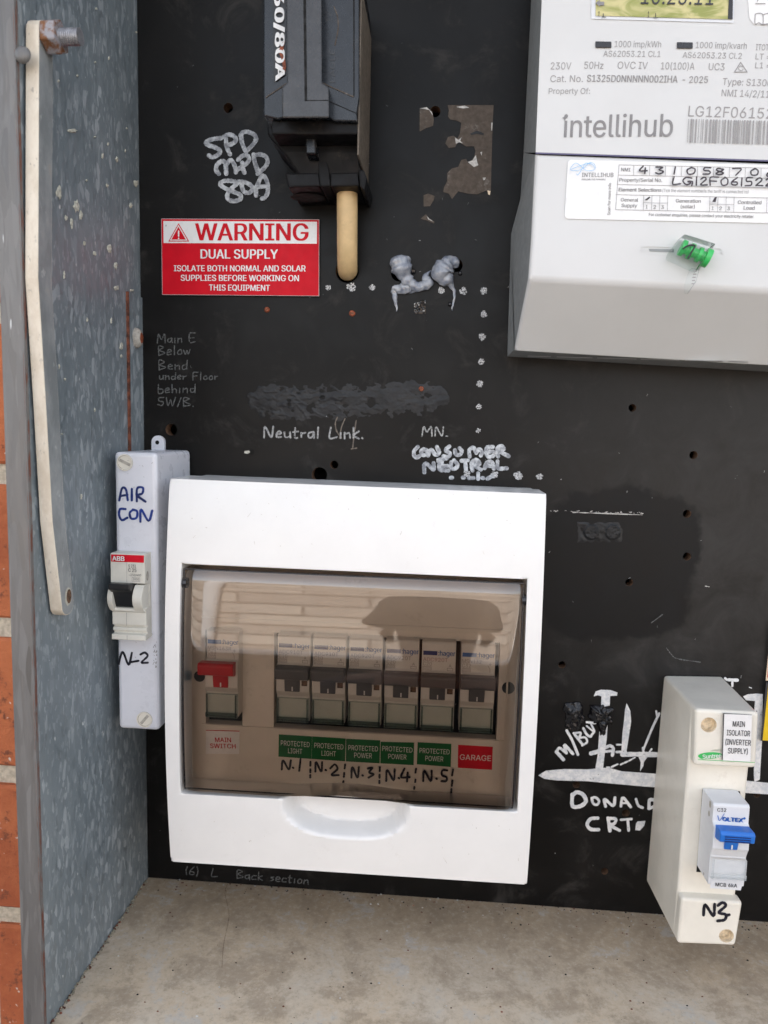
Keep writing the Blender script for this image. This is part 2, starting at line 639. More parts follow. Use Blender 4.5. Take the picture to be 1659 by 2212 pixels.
    def T(s, txt, x0, y0, x1, y1, cap, pl, mat, bold=0.0, off=.00015):
        """printed text whose baseline runs from (x0,y0) to (x1,y1) in photo pixels"""
        p0, p1 = U(x0, y0, pl), U(x1, y1, pl)
        ex = p1 - p0
        up = pl[1].cross(ex).normalized()
        sc = (p1 - p0).length / max(1e-6, math.hypot(x1 - x0, y1 - y0))
        s.text3(txt, p0 + pl[1] * off, ex, up * cap * sc, mat, bold)

    def text3(s, txt, p0, ex, upv, mat, bold=0.0):
        vs_, fs, xa, xb = glyphs(txt)
        n_ = ex.cross(upv).normalized() * .00009
        hits = [(0, 0)] if not bold else [(-bold, 0), (bold, 0)] if bold < .03 else [(bold * k / 3, 0) for k in range(-3, 4)]
        for i, (dx, dy) in enumerate(hits):
            s.add([p0 + n_ * i + ex * ((x + dx - xa) / (xb - xa)) + upv * ((y + dy) / CAPH) for x, y in vs_], fs, mat)

    def build(s, name, parent=None, smooth=None, bevel=0, seg=2, weld=0):
        base = world_loc(parent) if parent else Vector((0, 0, 0))
        me = bpy.data.meshes.new(name)
        me.from_pydata([p - base for p in s.v], [], s.f)
        for n_ in s.mats:
            me.materials.append(MATS[n_])
        me.polygons.foreach_set('material_index', s.mi)
        bm = bmesh.new()
        bm.from_mesh(me)
        if bevel or weld:
            bmesh.ops.remove_doubles(bm, verts=bm.verts, dist=weld or 1e-6)
        bmesh.ops.recalc_face_normals(bm, faces=bm.faces)
        if bevel:
            es = [e for e in bm.edges if len(e.link_faces) == 2 and e.calc_face_angle(0) > R(30)]
            bmesh.ops.bevel(bm, geom=es, offset=bevel, segments=seg, profile=.5, affect='EDGES', clamp_overlap=True)
        bm.to_mesh(me)
        bm.free()
        if smooth is not None:
            me.polygons.foreach_set('use_smooth', [True] * len(me.polygons))
            me.set_sharp_from_angle(angle=R(smooth))
        o = bpy.data.objects.new(name, me)
        C.objects.link(o)
        o.parent = parent
        return o


_g = {}
try:      # the sans face that ships with Blender; the built-in face otherwise
    import os
    SANS = bpy.data.fonts.load(os.path.join(bpy.utils.resource_path('LOCAL'), 'datafiles', 'fonts', 'Inter.woff2'))
except Exception:
    SANS = None


def outline(txt):
    """outline points and directed edges of a text in the sans face"""
    cu = bpy.data.curves.new('t', 'FONT')
    cu.body = txt
    cu.size = 1
    cu.resolution_u = 3
    cu.fill_mode = 'NONE' if hasattr(cu, 'fill_mode') else 'FRONT'
    if SANS:
        cu.font = SANS
    o = bpy.data.objects.new('t', cu)
    C.objects.link(o)
    dg = bpy.context.evaluated_depsgraph_get()
    ev = o.evaluated_get(dg)
    me = ev.to_mesh()
    vs_ = [(q_.co.x, q_.co.y) for q_ in me.vertices]
    es = [tuple(e.vertices) for e in me.edges]
    ev.to_mesh_clear()
    bpy.data.objects.remove(o)
    bpy.data.curves.remove(cu)
    return vs_, es


def loops(es):
    nxt = {}
    for a, b in es:
        nxt.setdefault(a, []).append(b)
        nxt.setdefault(b, []).append(a)
    seen, out = set(), []
    for st in sorted(nxt):
        if st in seen:
            continue
        lp, prev, cur = [st], None, st
        seen.add(st)
        while True:
            k = [q_ for q_ in nxt[cur] if q_ != prev and q_ not in seen]
            k = [q_ for q_ in k if abs(q_ - cur) == 1] or k
            if not k:
                break
            prev, cur = cur, k[0]
            seen.add(cur)
            lp.append(cur)
        out.append(lp)
    return out


_c = {}


def char(ch):
    if ch in _c:
        return _c[ch]
    span = lambda t_: (lambda xs: max(xs) - min(xs))([p[0] for p in outline(t_)[0]])
    adv = span('H' + ch + 'H') - span('HH')
    vs_, fs = [], []
    if ch != ' ':
        from mathutils.geometry import delaunay_2d_cdt
        pts, es = outline(ch)
        lps = loops(es)
        de = [(pts[l_[k]], pts[l_[(k + 1) % len(l_)]]) for l_ in lps for k in range(len(l_))]
        ie = [(l_[k], l_[(k + 1) % len(l_)]) for l_ in lps for k in range(len(l_))]
        r_ = delaunay_2d_cdt([Vector(p) for p in pts], ie, [], 0, 1e-6)
        vs_ = [(p.x, p.y) for p in r_[0]]
        for f_ in r_[2]:
            cx = sum(vs_[k][0] for k in f_) / len(f_)
            cy = sum(vs_[k][1] for k in f_) / len(f_)
            wn = 0
            for (ax, ay), (bx, by) in de:
                if (ay <= cy) != (by <= cy) and ax + (cy - ay) / (by - ay) * (bx - ax) > cx:
                    wn += 1 if by > ay else -1
            if wn:
                fs.append(list(f_))
    _c[ch] = (vs_, fs, adv)
    return _c[ch]


def glyphs(txt):
    if txt not in _g:
        vs_, fs, x = [], [], 0
        for ch in txt:
            cv, cf, adv = char(ch)
            o = len(vs_)
            vs_ += [(p[0] + x, p[1]) for p in cv]
            fs += [[k + o for k in f_] for f_ in cf]
            x += adv
        used = sorted({k for f_ in fs for k in f_})
        xs = [vs_[k][0] for k in used]
        _g[txt] = (vs_, fs, min(xs), max(xs))
    return _g[txt]


CAPH = max(p[1] for p in glyphs('H')[0])

# single-line handwriting, unit cap height, y up: strokes per letter and width
_A = lambda *s: s
FONT = {
    'A': (.7, [[(0, 0), (.35, 1), (.7, 0)], [(.12, .4), (.6, .4)]]), 'B': (.6, [[(.05, 0), (.05, 1), (.5, .85), (.1, .55), (.6, .25), (.05, 0)]]),
    'C': (.6, [[(.6, .85), (.2, .95), (0, .5), (.2, .05), (.6, .1)]]), 'E': (.55, [[(.55, 1), (.05, .95), (.02, 0), (.55, .05)], [(.05, .5), (.45, .55)]]),
    'F': (.55, [[(0, 0), (.03, .95), (.55, 1)], [(.03, .5), (.42, .53)]]), 'G': (.65, [[(.6, .85), (.2, .95), (0, .45), (.25, 0), (.55, .25), (.3, .42), (.62, .4), (.6, -.15)]]),
    'L': (.5, [[(.08, 1), (0, .05), (.5, .1)]]), 'M': (.8, [[(0, 0), (.15, 1), (.38, .4), (.7, 1), (.75, 0)]]), 'N': (.65, [[(0, 0), (.08, 1), (.52, .05), (.65, 1)]]),
    'S': (.5, [[(.5, .95), (.1, .9), (.12, .55), (.45, .4), (.35, .03), (0, .08)]]), 'W': (.8, [[(0, .9), (.2, 0), (.4, .7), (.58, 0), (.8, 1)]]),
    'a': (.45, [[(.4, .55), (.05, .45), (.05, .08), (.3, .1), (.4, .5), (.45, 0)]]), 'b': (.4, [[(.02, 1), (.02, 0), (.35, .05), (.4, .4), (.05, .45)]]),
    'c': (.38, [[(.38, .5), (.08, .5), (.04, .08), (.38, .08)]]), 'd': (.45, [[(.38, .5), (.05, .4), (.1, .03), (.38, .2), (.45, 1), (.42, 0)]]),
    'e': (.4, [[(.03, .28), (.38, .4), (.25, .58), (.05, .45), (.06, .08), (.38, .08)]]), 'h': (.42, [[(.02, 1), (.02, 0), (.1, .4), (.36, .42), (.4, 0)]]),
    'i': (.15, [[(.08, .5), (.06, 0)]]), 'k': (.42, [[(.04, 1), (.02, 0)], [(.4, .6), (.06, .3), (.42, 0)]]), 'l': (.15, [[(.08, 1), (.06, 0)]]),
    'n': (.42, [[(.02, 0), (.04, .52), (.1, .4), (.36, .48), (.4, 0)]]), 'o': (.4, [[(.25, .55), (.03, .35), (.12, .03), (.38, .15), (.36, .5), (.2, .55)]]),
    'r': (.32, [[(.02, .52), (.03, 0), (.06, .38), (.32, .52)]]), 's': (.32, [[(.32, .55), (.05, .48), (.3, .22), (.02, .03)]]),
    't': (.35, [[(.15, .9), (.12, .05), (.3, .05)], [(0, .58), (.35, .6)]]), 'u': (.42, [[(.02, .52), (.05, .08), (.34, .1), (.4, .55), (.42, 0)]]),
    'w': (.55, [[(0, .5), (.15, .03), (.28, .45), (.4, .03), (.55, .55)]]), '.': (.12, [[(.03, .02), (.08, .02)]]), '/': (.3, [[(.3, 1), (0, -.05)]]), '-': (.35, [[(0, .42), (.35, .48)]]),
    '(': (.18, [[(.18, 1), (.04, .5), (.15, -.05)]]), ')': (.18, [[(0, 1), (.15, .5), (.02, -.05)]]), ' ': (.35, []),
    '0': (.5, [[(.3, 1), (.03, .6), (.1, .05), (.42, .15), (.48, .7), (.25, 1)]]), '1': (.15, [[(.1, 1), (.06, 0)]]),
    '2': (.5, [[(.03, .75), (.25, 1), (.42, .75), (.05, .1), (.12, .03), (.5, .05)]]), '3': (.45, [[(.03, .95), (.4, .9), (.18, .55), (.43, .3), (.2, 0), (0, .1)]]),
    '4': (.55, [[(.3, 1), (.03, .4), (.55, .42)], [(.42, .75), (.4, 0)]]), '5': (.5, [[(.48, 1), (.1, .97), (.08, .58), (.4, .5), (.38, .1), (0, .02)]]),
    '6': (.48, [[(.42, 1), (.08, .5), (.08, .08), (.4, .08), (.42, .4), (.1, .42)]]), '7': (.45, [[(0, .95), (.45, .95), (.18, 0)]]),
    '8': (.45, [[(.42, .85), (.12, .95), (.08, .65), (.42, .3), (.22, 0), (.03, .2), (.36, .65), (.42, .85)]]),
}


def hand(mb, txt, x0, y0, x1, y1, cap, wd, pl, mat, jit=.04):
    tot = sum(FONT[ch][0] + .18 for ch in txt) - .18
    ex = Vector((x1 - x0, y1 - y0)) / tot
    up = Vector((ex.y, -ex.x)).normalized() * cap
    a = 0
    for ch in txt:
        wdt, strokes = FONT[ch]
        for st in strokes:
            pts = [Vector((x0, y0)) + ex * (a + p[0] + rnd.uniform(-jit, jit) * .5) + up * (p[1] + rnd.uniform(-jit, jit)) for p in st]
            mb.stroke(pts, wd, pl, mat)
        a += wdt + .18


def drill(o, cut_mb, mat):
    co_ = cut_mb.build('cutter')
    o.data.materials.append(MATS[mat])
    base = world_loc(o)
    co_.location = (0, 0, 0)
    bpy.context.view_layer.update()
    bo_ = o.modifiers.new('b', 'BOOLEAN')
    bo_.operation = 'DIFFERENCE'
    bo_.solver = 'EXACT'
    bo_.object = co_
    bo_.material_mode = 'TRANSFER'
    dg_ = bpy.context.evaluated_depsgraph_get()
    nm_ = bpy.data.meshes.new_from_object(o.evaluated_get(dg_))
    o.modifiers.clear()
    o.data = nm_
    bpy.data.objects.remove(co_)


def bore(o, c, r_, y0, y1, mat):
    cm = MB()
    cm.cyl(c, r_, y0, y1, mat, 28)
    drill(o, cm, mat)


def tag(o, label=None, cat=None, group=None, kind=None):
    for k, v_ in (('label', label), ('category', cat), ('group', group), ('kind', kind)):
        if v_:
            o[k] = v_
    return o


def thing(name, loc, label, cat, group=None):
    o = bpy.data.objects.new(name, None)
    C.objects.link(o)
    o.location = loc
    o.empty_display_size = .01
    return tag(o, label, cat, group)


def copy_tree(o, parent=None):
    c = o.copy()
    C.objects.link(c)
    if parent:
        c.parent = parent
    for ch in [k for k in bpy.data.objects if k.parent == o]:
        copy_tree(ch, c)
    return c


def kmap(k, pts):
    return [k(x, y) for x, y in pts]


BOARD = plane(0.0)
ONB = plane(.0003)

# ------------------------------------------------------------------ setting: ground and opposite wall
g = MB()
g.box(-6, 6, -5, 1, -1.85, -1.80, 'paving')
tag(g.build('ground'), kind='structure')
g = MB()
g.box(-4, 4, -2.35, -2.2, -1.80, .22, 'far_brick')
bwall = g.build('boundary_wall')
g = MB()
g.box(-4, 4, -2.2, -2.17, -1.80, -.66, 'added_plinth')
g.build('added_plinth', bwall, bevel=.004)  # dark band, added to darken the lower reflection in the cover
g = MB()
g.box(-4, 4, -2.2, -2.16, -.66, -.63, 'sign_white')
g.build('added_strip', bwall, bevel=.004)  # pale strip, added for the bright line reflected in the cover
g = MB()
g.tube([(-.74, -2.15, .20), (-.80, -2.15, -.62)], .035, 'sign_white', 14)  # unseen pipe, added to give the cover a pale reflected streak
tag(g.build('added_pipe', smooth=40), 'unseen white pipe added at the boundary wall for the pale streak at the left of the smoked cover', 'pipe')
tag(bwall, 'pale brick boundary wall opposite the cabinet, reflected in the smoked cover', 'wall')

ZT = .36
XL = -.1752                                         # inner face of the left cabinet side
XR = .46
DF = .1203                                          # front edge of the cabinet

# brick wall with the recess the cabinet sits in
g = MB()
FB = .030
zj = [P(9, y, FB).z for y in (675, 1018, 1356, 1675, 1980)]
pitch = (zj[0] - zj[-1]) / 4
z0 = zj[0] + pitch * 4
joint = .0115
for r in range(17):
    zt = z0 - r * pitch - joint / 2
    zb = zt - pitch + joint
    x = -.1862 - (0 if r % 2 else .07)
    g.box(x, -.1862, -FB, .06, zb, zt, 'brick_clay') if r % 2 == 0 else None
    xs = x if r % 2 == 0 else -.1862
    if r % 2 == 0:
        xs = x - .010
    for k in range(4):
        g.box(xs - .23, xs, -FB + rnd.uniform(-.001, .001), .06, zb, zt, 'brick_clay')
        xs -= .24
zb_all, zt_all = z0 - 17 * pitch, z0
g.box(-1.16, -.1862, -FB + .0035, .055, zb_all, zt_all, 'mortar')
g.box(-1.2, 1.6, -FB, .11, zt_all, 1.57, 'wall_brick')
g.box(-1.2, 1.6, -FB, .11, -1.80, zb_all, 'wall_brick')
g.box(-1.2, XR + .02, .06, .11, zb_all, zt_all, 'mortar')
g.box(XR + .02, 1.6, -FB, .11, zb_all, zt_all, 'wall_brick')
g.box(-.1862, XR + .02, -FB, .058, zb_all, ZF - .006, 'wall_brick')
wall = tag(g.build('brick_wall', bevel=.0015, seg=1), 'orange-red clay brick wall with cream mortar along the far left edge', 'wall')

# ------------------------------------------------------------------ meter cabinet
cab = thing('meter_cabinet', (0, 0, ZF), 'weathered galvanised steel cabinet side and ledge around the black panel', 'cabinet')
g = MB()
g.box(XL - .0012, XL, -DF + .001, .004, ZF - .02, ZT, 'galvanised')
side = g.build('side_panel', cab)
g = MB()     # folded front flange
g.box(XL - .0095, XL + .0003, -DF - .0006, -DF + .0012, ZF - .03, ZT, 'galvanised_dull')
g.box(XL - .0095, XL - .0080, -DF + .0012, -.04, ZF - .03, ZT, 'galvanised_dull')
g.box(XL - .0003, XL + .0007, -DF - .0010, -DF + .0016, ZF - .03, ZT, 'rust_broken')
g.build('front_flange', cab, bevel=.0004)
g = MB()
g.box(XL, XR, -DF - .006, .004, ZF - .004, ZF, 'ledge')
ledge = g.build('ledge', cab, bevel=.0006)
g = MB()
g.box(XL, XR, -DF, .004, ZT, ZT + .0015, 'galvanised')
g.build('top_panel', cab)
g = MB()
g.box(XR, XR + .0015, -DF, .004, ZF, ZT, 'galvanised')
g.build('side_panel', cab)
g = MB()     # hinged door, swung up and out above the frame
y0, z0_, y1, z1 = -DF - .002, ZT + .004, -.22, ZT + .42
g.prism([(XL, y0, z0_), (XR, y0, z0_), (XR, y1, z1), (XL, y1, z1)], [(XL, y0, z0_ + .004), (XR, y0, z0_ + .004), (XR, y1, z1 + .004), (XL, y1, z1 + .004)], 'galvanised_dull')
g.build('door', cab)
# grit along the seam of side and ledge
g = MB()
for i in range(230):
    y = -rnd.uniform(.004, DF)
    r_ = rnd.uniform(.0003, .0010)
    x = XL + abs(rnd.gauss(.0006, .0008))
    c0 = Vector((x, y, ZF + r_ * .3))
    pts = [c0 + Vector((math.cos(a) * r_ * rnd.uniform(.6, 1.2), math.sin(a) * r_ * rnd.uniform(.6, 1.2), 0)) for a in (0, 1.3, 2.4, 3.6, 5)]
    top = [p.lerp(c0, .5) + Vector((0, 0, r_ * .7)) for p in pts]
    g.prism(pts, top, 'grit' if rnd.random() < .7 else 'rust_edge')
tag(g.build('grit', ledge), kind='stuff')
# crumbs lying on the ledge
g = MB()
for i in range(480):
    x, y = rnd.uniform(XL + .01, .26), -(rnd.uniform(.001, DF) if i % 2 else abs(rnd.gauss(.001, .006)))
    r_ = rnd.uniform(.00025, .0007)
    c0 = Vector((x, y, ZF + .0001))
    e = rnd.uniform(.4, 1)
    a0 = rnd.uniform(0, 3)
    pts = [c0 + Vector((math.cos(a + a0) * r_, math.sin(a + a0) * r_ * e, 0)) for a in (0, 1.3, 2.4, 3.6, 5)]
    g.prism(pts, [p.lerp(c0, .5) + Vector((0, 0, r_ * .6)) for p in pts], rnd.choice(['void', 'rust_edge', 'residue_pale']))
tag(g.build('crumbs', ledge), kind='stuff')
# hairline crack running across the ledge
g = MB()
pl_floor = (Vector((0, 0, ZF + .0001)), Vector((0, 0, 1)))
k5 = K(0, 2483, 850)
cr = kmap(k5, [(1445, 770), (1430, 830), (1455, 960), (1440, 1060), (1420, 1160), (1410, 1300)])
g.stroke(cr, .6, pl_floor, 'hole_wall', wobble=.6)
g.build('crack', ledge)

# corner strip with rusty edge and its screw
PX = (Vector((XL, 0, 0)), Vector((1, 0, 0)))
a, b_ = U(278, 632, PX), U(284, 1040, PX)
zt_s, zb_s = a.z, b_.z
g = MB()
g.box(XL + .0001, XL + .0011, -.0185, .003, zb_s - .1, zt_s, 'galvanised')
g.box(XL + .0000, XL + .0014, -.0197, -.0185, zb_s - .1, zt_s, 'rust_edge')
g.build('corner_strip', cab)
sc = P(304, 730, .010)
g = MB()
c0 = Vector((XL + .001, sc.y, sc.z))
rings = [(0, .0042), (.0012, .0042), (.0028, .0034), (.0036, .0022)]
vs_, fs, n = [], [], 18
for h, r_ in rings:
    vs_ += [c0 + Vector((h, math.cos(2 * math.pi * k / n) * r_, math.sin(2 * math.pi * k / n) * r_ * 1.35)) for k in range(n)]
for i in range(len(rings) - 1):
    fs += [[i * n + k, i * n + (k + 1) % n, (i + 1) * n + (k + 1) % n, (i + 1) * n + k] for k in range(n)]
g.add(vs_, fs, 'screw_grey')
g.add(vs_[-n:], [list(range(n))], 'copper')
g.build('screw', cab, smooth=50)

# mortar splashes on the side panel
k1, k4, k2, k3 = K(0, 0, 850), K(0, 850, 850), K(800, 0, 850), K(1650, 0, 850)
g = MB()
PX2 = (Vector((XL + .0002, 0, 0)), Vector((1, 0, 0)))
spots = [(375, 1220, 20, 45), (485, 1310, 22, 42), (512, 1370, 14, 32), (420, 1385, 12, 20), (455, 1420, 10, 40), (865, 1165, 18, 24), (830, 1305, 12, 18), (695, 1580, 18, 38),
         (600, 1610, 14, 16), (460, 830, 34, 14), (740, 1010, 8, 22), (745, 1020, 5, 10), (690, 370, 5, 14), (604, 395, 6, 8), (603, 870, 11, 6), (535, 1545, 9, 18), (685, 915, 6, 12),
         (650, 990, 8, 20), (795, 960, 4, 14), (548, 1146, 6, 8), (803, 815, 4, 8), (490, 480, 8, 8), (370, 515, 5, 9), (610, 55, 6, 9), (865, 205, 5, 8), (680, 1180, 9, 14)]
spots = [k1(x, y) + (rx * .34, ry * .34) for x, y, rx, ry in spots]
spots += [k4(x, y) + (rx * .34, ry * .34) for x, y, rx, ry in [(740, 170, 18, 18), (735, 30, 14, 26), (770, 540, 14, 24), (770, 605, 7, 12), (553, 372, 5, 14), (705, 378, 5, 20), (375, 670, 5, 16),
                                                               (410, 750, 8, 10), (600, 945, 4, 14), (392, 1098, 8, 6), (515, 1495, 4, 20), (405, 90, 6, 30), (835, 185, 16, 8)]]
for x, y, rx, ry in spots:
    n = 14
    c0 = U(x, y, PX2)
    ring = []
    for k in range(n):
        a = 2 * math.pi * k / n
        f_ = rnd.uniform(.6, 1.15)
        ring.append(U(x + math.cos(a) * rx * f_, y + math.sin(a) * ry * f_, PX2))
    top = [p.lerp(c0, .35) + Vector((rnd.uniform(.0002, .0006), 0, 0)) for p in ring]
    g = MB()
    g.prism(ring, top, 'mortar_spot')
    g.build('mortar_splash', side, smooth=60)

# door stay: flat bar hanging on its bolt, bent at mid length
xb0, xb1 = XL + .0012, XL + .0068
PB = (Vector((xb1, 0, 0)), Vector((1, 0, 0)))
fr = [U(84, 62, PB), U(83, 330, PB), U(82, 600, PB), U(98, 860, PB), U(113, 1128, PB), U(134, 1318, PB)]
wd = .0108
poly = []
front = [(p.y, p.z) for p in fr]
back = []
for i, (y, z) in enumerate(front):
    y0, zz0 = front[max(i - 1, 0)]
    y1, zz1 = front[min(i + 1, len(front) - 1)]
    d_ = Vector((y1 - y0, zz1 - zz0)).normalized()
    nn = Vector((-d_.y, d_.x))
    if nn.x < 0:
        nn = -nn
    back.append((y + nn.x * wd, z + nn.y * wd))
ytop = (front[0][0] + back[0][0]) / 2
ztop = front[0][1]
cap_t = [(ytop + math.cos(a) * wd / 2, ztop + math.sin(a) * wd / 2) for a in [math.pi * k / 8 for k in range(1, 8)]]
yb, zb = (front[-1][0] + back[-1][0]) / 2, (front[-1][1] + back[-1][1]) / 2
cap_b = [(yb - math.cos(a) * wd / 2 * .99, zb - math.sin(a) * wd / 2 * .8) for a in [math.pi * k / 8 for k in range(1, 8)]]
prof = front[::1] + cap_b + back[::-1] + cap_t
g = MB()
aa = [(xb0, y, z) for y, z in prof]
bb = [(xb1, y, z) for y, z in prof]
n = len(prof)
g.add(aa + bb, [[i, (i + 1) % n, n + (i + 1) % n, n + i] for i in range(n)], 'bar_cream')
g.poly(aa, 'bar_zinc')
g.poly(bb, 'bar_zinc')
stay = g.build('door_stay', cab, bevel=.0007, seg=3)
g = MB()     # worn hole near the free end
hc = Vector((xb1 + .0001, yb + .0002, zb + .0042))
g.disc(hc, .0030, 'mortar_spot', axis='x', rz=.0042)
g.disc(hc + Vector((.0001, .0006, 0)), .0022, 'hole_wall', axis='x', rz=.0033)
g.build('end_hole', stay)
# bolt with nut
bc = U(101, 97, PB)
g = MB()
yc, zc = ytop, ztop - .0006
hexr = .0068
hx = [(math.cos(R(60 * k + 30)) * hexr, math.sin(R(60 * k + 30)) * hexr) for k in range(6)]
g.prism([(xb1 + .0003, yc + a, zc + b2) for a, b2 in hx], [(xb1 + .0066, yc + a, zc + b2) for a, b2 in hx], 'rusty_nut')
g.build('nut', stay, bevel=.0006, seg=2)
g = MB()
pts, rads = [], []
x = xb1 + .0062
i = 0
while x < xb1 + .0152:
    pts.append((x, yc, zc))
    rads.append(.0034 if i % 2 else .0030)
    x += .00045
    i += 1
g.tube(pts, rads, 'bolt_steel', 20)
g.cyl  # threaded shank above; domed head sits outside the flange
g.build('bolt', stay, smooth=60)
g = MB()
hd = P(47, 117, DF + .001)
g.tube([(hd.x, -DF - .0002, hd.z), (hd.x, -DF - .0012, hd.z), (hd.x, -DF - .0017, hd.z)], [.0034, .0030, .0012], 'galvanised_dull', 16)
g.build('rivet', cab, smooth=60)

# ------------------------------------------------------------------ panel board with drilled holes
board = thing('panel_board', (0, 0, ZF), 'black meter panel board with drilled holes, chalk notes and white painted lettering', 'panel')
holes = [(493, 233, 10), (940, 241, 11), (370, 928, 13), (722, 1004, 9), (690, 1026, 17), (1366, 881, 8), (1498, 983, 8.5), (1484, 1110, 8.5), (1484, 1202, 8.5), (1359, 1258, 8),
         (1214, 1436, 8), (1245, 1695, 8), (1352, 1756, 8.5), (1306, 1882, 8), (1635, 1715, 8), (868, 839, 9), (862, 590, 17), (985, 573, 14), (750, 585, 25)]
g = MB()
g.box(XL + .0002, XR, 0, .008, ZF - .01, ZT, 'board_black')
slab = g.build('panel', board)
cut = MB()
for x, y, r_ in holes:
    cut.cyl(P(x, y), r_ * D / F, -.004, .012, 'hole_wall', 24)
drill(slab, cut, 'hole_wall')
g = MB()
g.box(XL, XR, .03, .032, ZF - .01, ZT, 'void')
g.build('backing', board)


def part_strokes(name, label, items, pl=ONB, parent=board):
    g_ = MB()
    for kind, data, wd_, mt in items:
        if kind == 's':
            g_.stroke(data, wd_, pl, mt)
        elif kind == 'p':
            g_.lift += .00002
            g_.q(data, pl, mt)
    o = g_.build(name, parent)
    if label:
        o['label'] = label
    return o


# paint-pen rating note
kE = K(550, 400, 400)
spd = [[(705, 205), (620, 215), (545, 235), (500, 265), (530, 300), (620, 330), (690, 375), (670, 425), (590, 465), (540, 440)],
       [(770, 215), (775, 310), (800, 370), (825, 425)], [(740, 190), (800, 160), (870, 175), (905, 230), (860, 280), (775, 310)],
       [(975, 180), (985, 260), (1015, 340), (1035, 380)], [(965, 170), (1010, 125), (1090, 130), (1160, 170), (1175, 230), (1130, 300), (1040, 390)],
       [(675, 690), (640, 640), (650, 570), (720, 515), (765, 560), (775, 690)], [(775, 560), (835, 505), (880, 560), (905, 640), (905, 670)],
       [(935, 500), (990, 450), (1050, 440), (1085, 490), (1050, 550), (985, 590)], [(990, 540), (995, 600), (1020, 675)], [(905, 640), (990, 600)],
       [(1145, 430), (1160, 530), (1190, 620), (1205, 680)], [(1165, 440), (1240, 430), (1310, 460), (1335, 530), (1290, 610), (1200, 690)],
       [(900, 800), (830, 785), (740, 790), (695, 830), (760, 885), (880, 935), (970, 980), (960, 1035), (880, 1060), (800, 1030), (795, 960), (860, 880), (930, 820)],
       [(930, 800), (1010, 800), (1100, 840), (1130, 890), (1090, 945), (1020, 935), (990, 870), (985, 810)],
       [(1180, 985), (1180, 900), (1215, 800), (1260, 720), (1300, 740), (1335, 830), (1335, 940), (1300, 1010), (1260, 1025)], [(1180, 870), (1310, 860)]]
part_strokes('handwriting', 'grey paint pen note SPD MPD 80A', [('s', kmap(kE, s_), 9.4, 'paint_pen') for s_ in spd])
kN = K(1300, 1420, 500)
con = [[(200, 115), (160, 160), (160, 210), (190, 228), (215, 215)], [(260, 140), (235, 165), (250, 200), (290, 195), (300, 160), (265, 140)], [(310, 210), (345, 145), (390, 200), (430, 180), (405, 115)],
       [(540, 110), (500, 150), (545, 185), (530, 220), (475, 215)], [(600, 150), (610, 195), (650, 200), (675, 165), (650, 130)], [(760, 220), (755, 150), (800, 125), (830, 180)],
       [(830, 180), (860, 140), (890, 170), (880, 210)], [(1010, 115), (950, 120), (935, 170), (960, 220), (1010, 215)], [(950, 165), (1010, 165)], [(1065, 220), (1060, 130), (1100, 105), (1125, 140), (1080, 160), (1180, 215)],
       [(270, 390), (270, 310), (300, 300), (370, 360), (370, 290)], [(510, 240), (415, 260), (460, 280), (430, 310), (440, 360), (530, 370)], [(440, 325), (520, 320)], [(560, 280), (560, 340), (600, 350), (630, 310), (590, 260)],
       [(670, 265), (740, 260)], [(710, 265), (720, 365)], [(790, 370), (780, 290), (830, 255), (865, 300), (800, 310), (880, 360)], [(920, 345), (950, 280), (1000, 280), (1020, 350)], [(935, 320), (1010, 320)],
       [(1060, 270), (1065, 345), (1160, 345)], [(555, 448), (570, 448)], [(685, 445), (698, 445)], [(750, 450), (800, 450)], [(850, 400), (850, 460)], [(895, 450), (905, 452)], [(950, 458), (1000, 430)]]
part_strokes('handwriting', 'grey paint pen words CONSUMER NEUTRAL above the large white enclosure', [('s', kmap(kN, s_), 8.6, 'paint_pen') for s_ in con])

# chalk notes
g = MB()
for s_, x0, y0, x1, y1, cap in (('Main E', 340, 741, 422, 739, 19), ('Below', 342, 768, 411, 766, 20), ('Bend', 343, 799, 405, 798, 20), ('under Floor', 345, 820, 471, 821, 16),
                                ('behind', 343, 849, 423, 848, 18), ('SW/B.', 342, 876, 420, 879, 19)):
    hand(g, s_, x0, y0, x1, y1, cap, 2.3, ONB, 'chalk_faint')
g.build('handwriting', board)['label'] = 'faint chalk note Main E below bend under floor behind SW/B'
g = MB()
hand(g, 'Neutral Link.', 570, 946, 785, 947, 24, 3.6, ONB, 'chalk')
g.build('handwriting', board)['label'] = 'grey chalk words Neutral Link'
g = MB()
hand(g, 'MN.', 911, 942, 967, 942, 20, 3.0, ONB, 'chalk')
g.build('handwriting', board)['label'] = 'grey chalk letters MN'
g = MB()
hand(g, '(6)  L   Back section', 400, 1889, 666, 1909, 18, 2.0, ONB, 'chalk_faint')
g.build('handwriting', board)['label'] = 'faint chalk words (6) L Back section along the bottom edge'

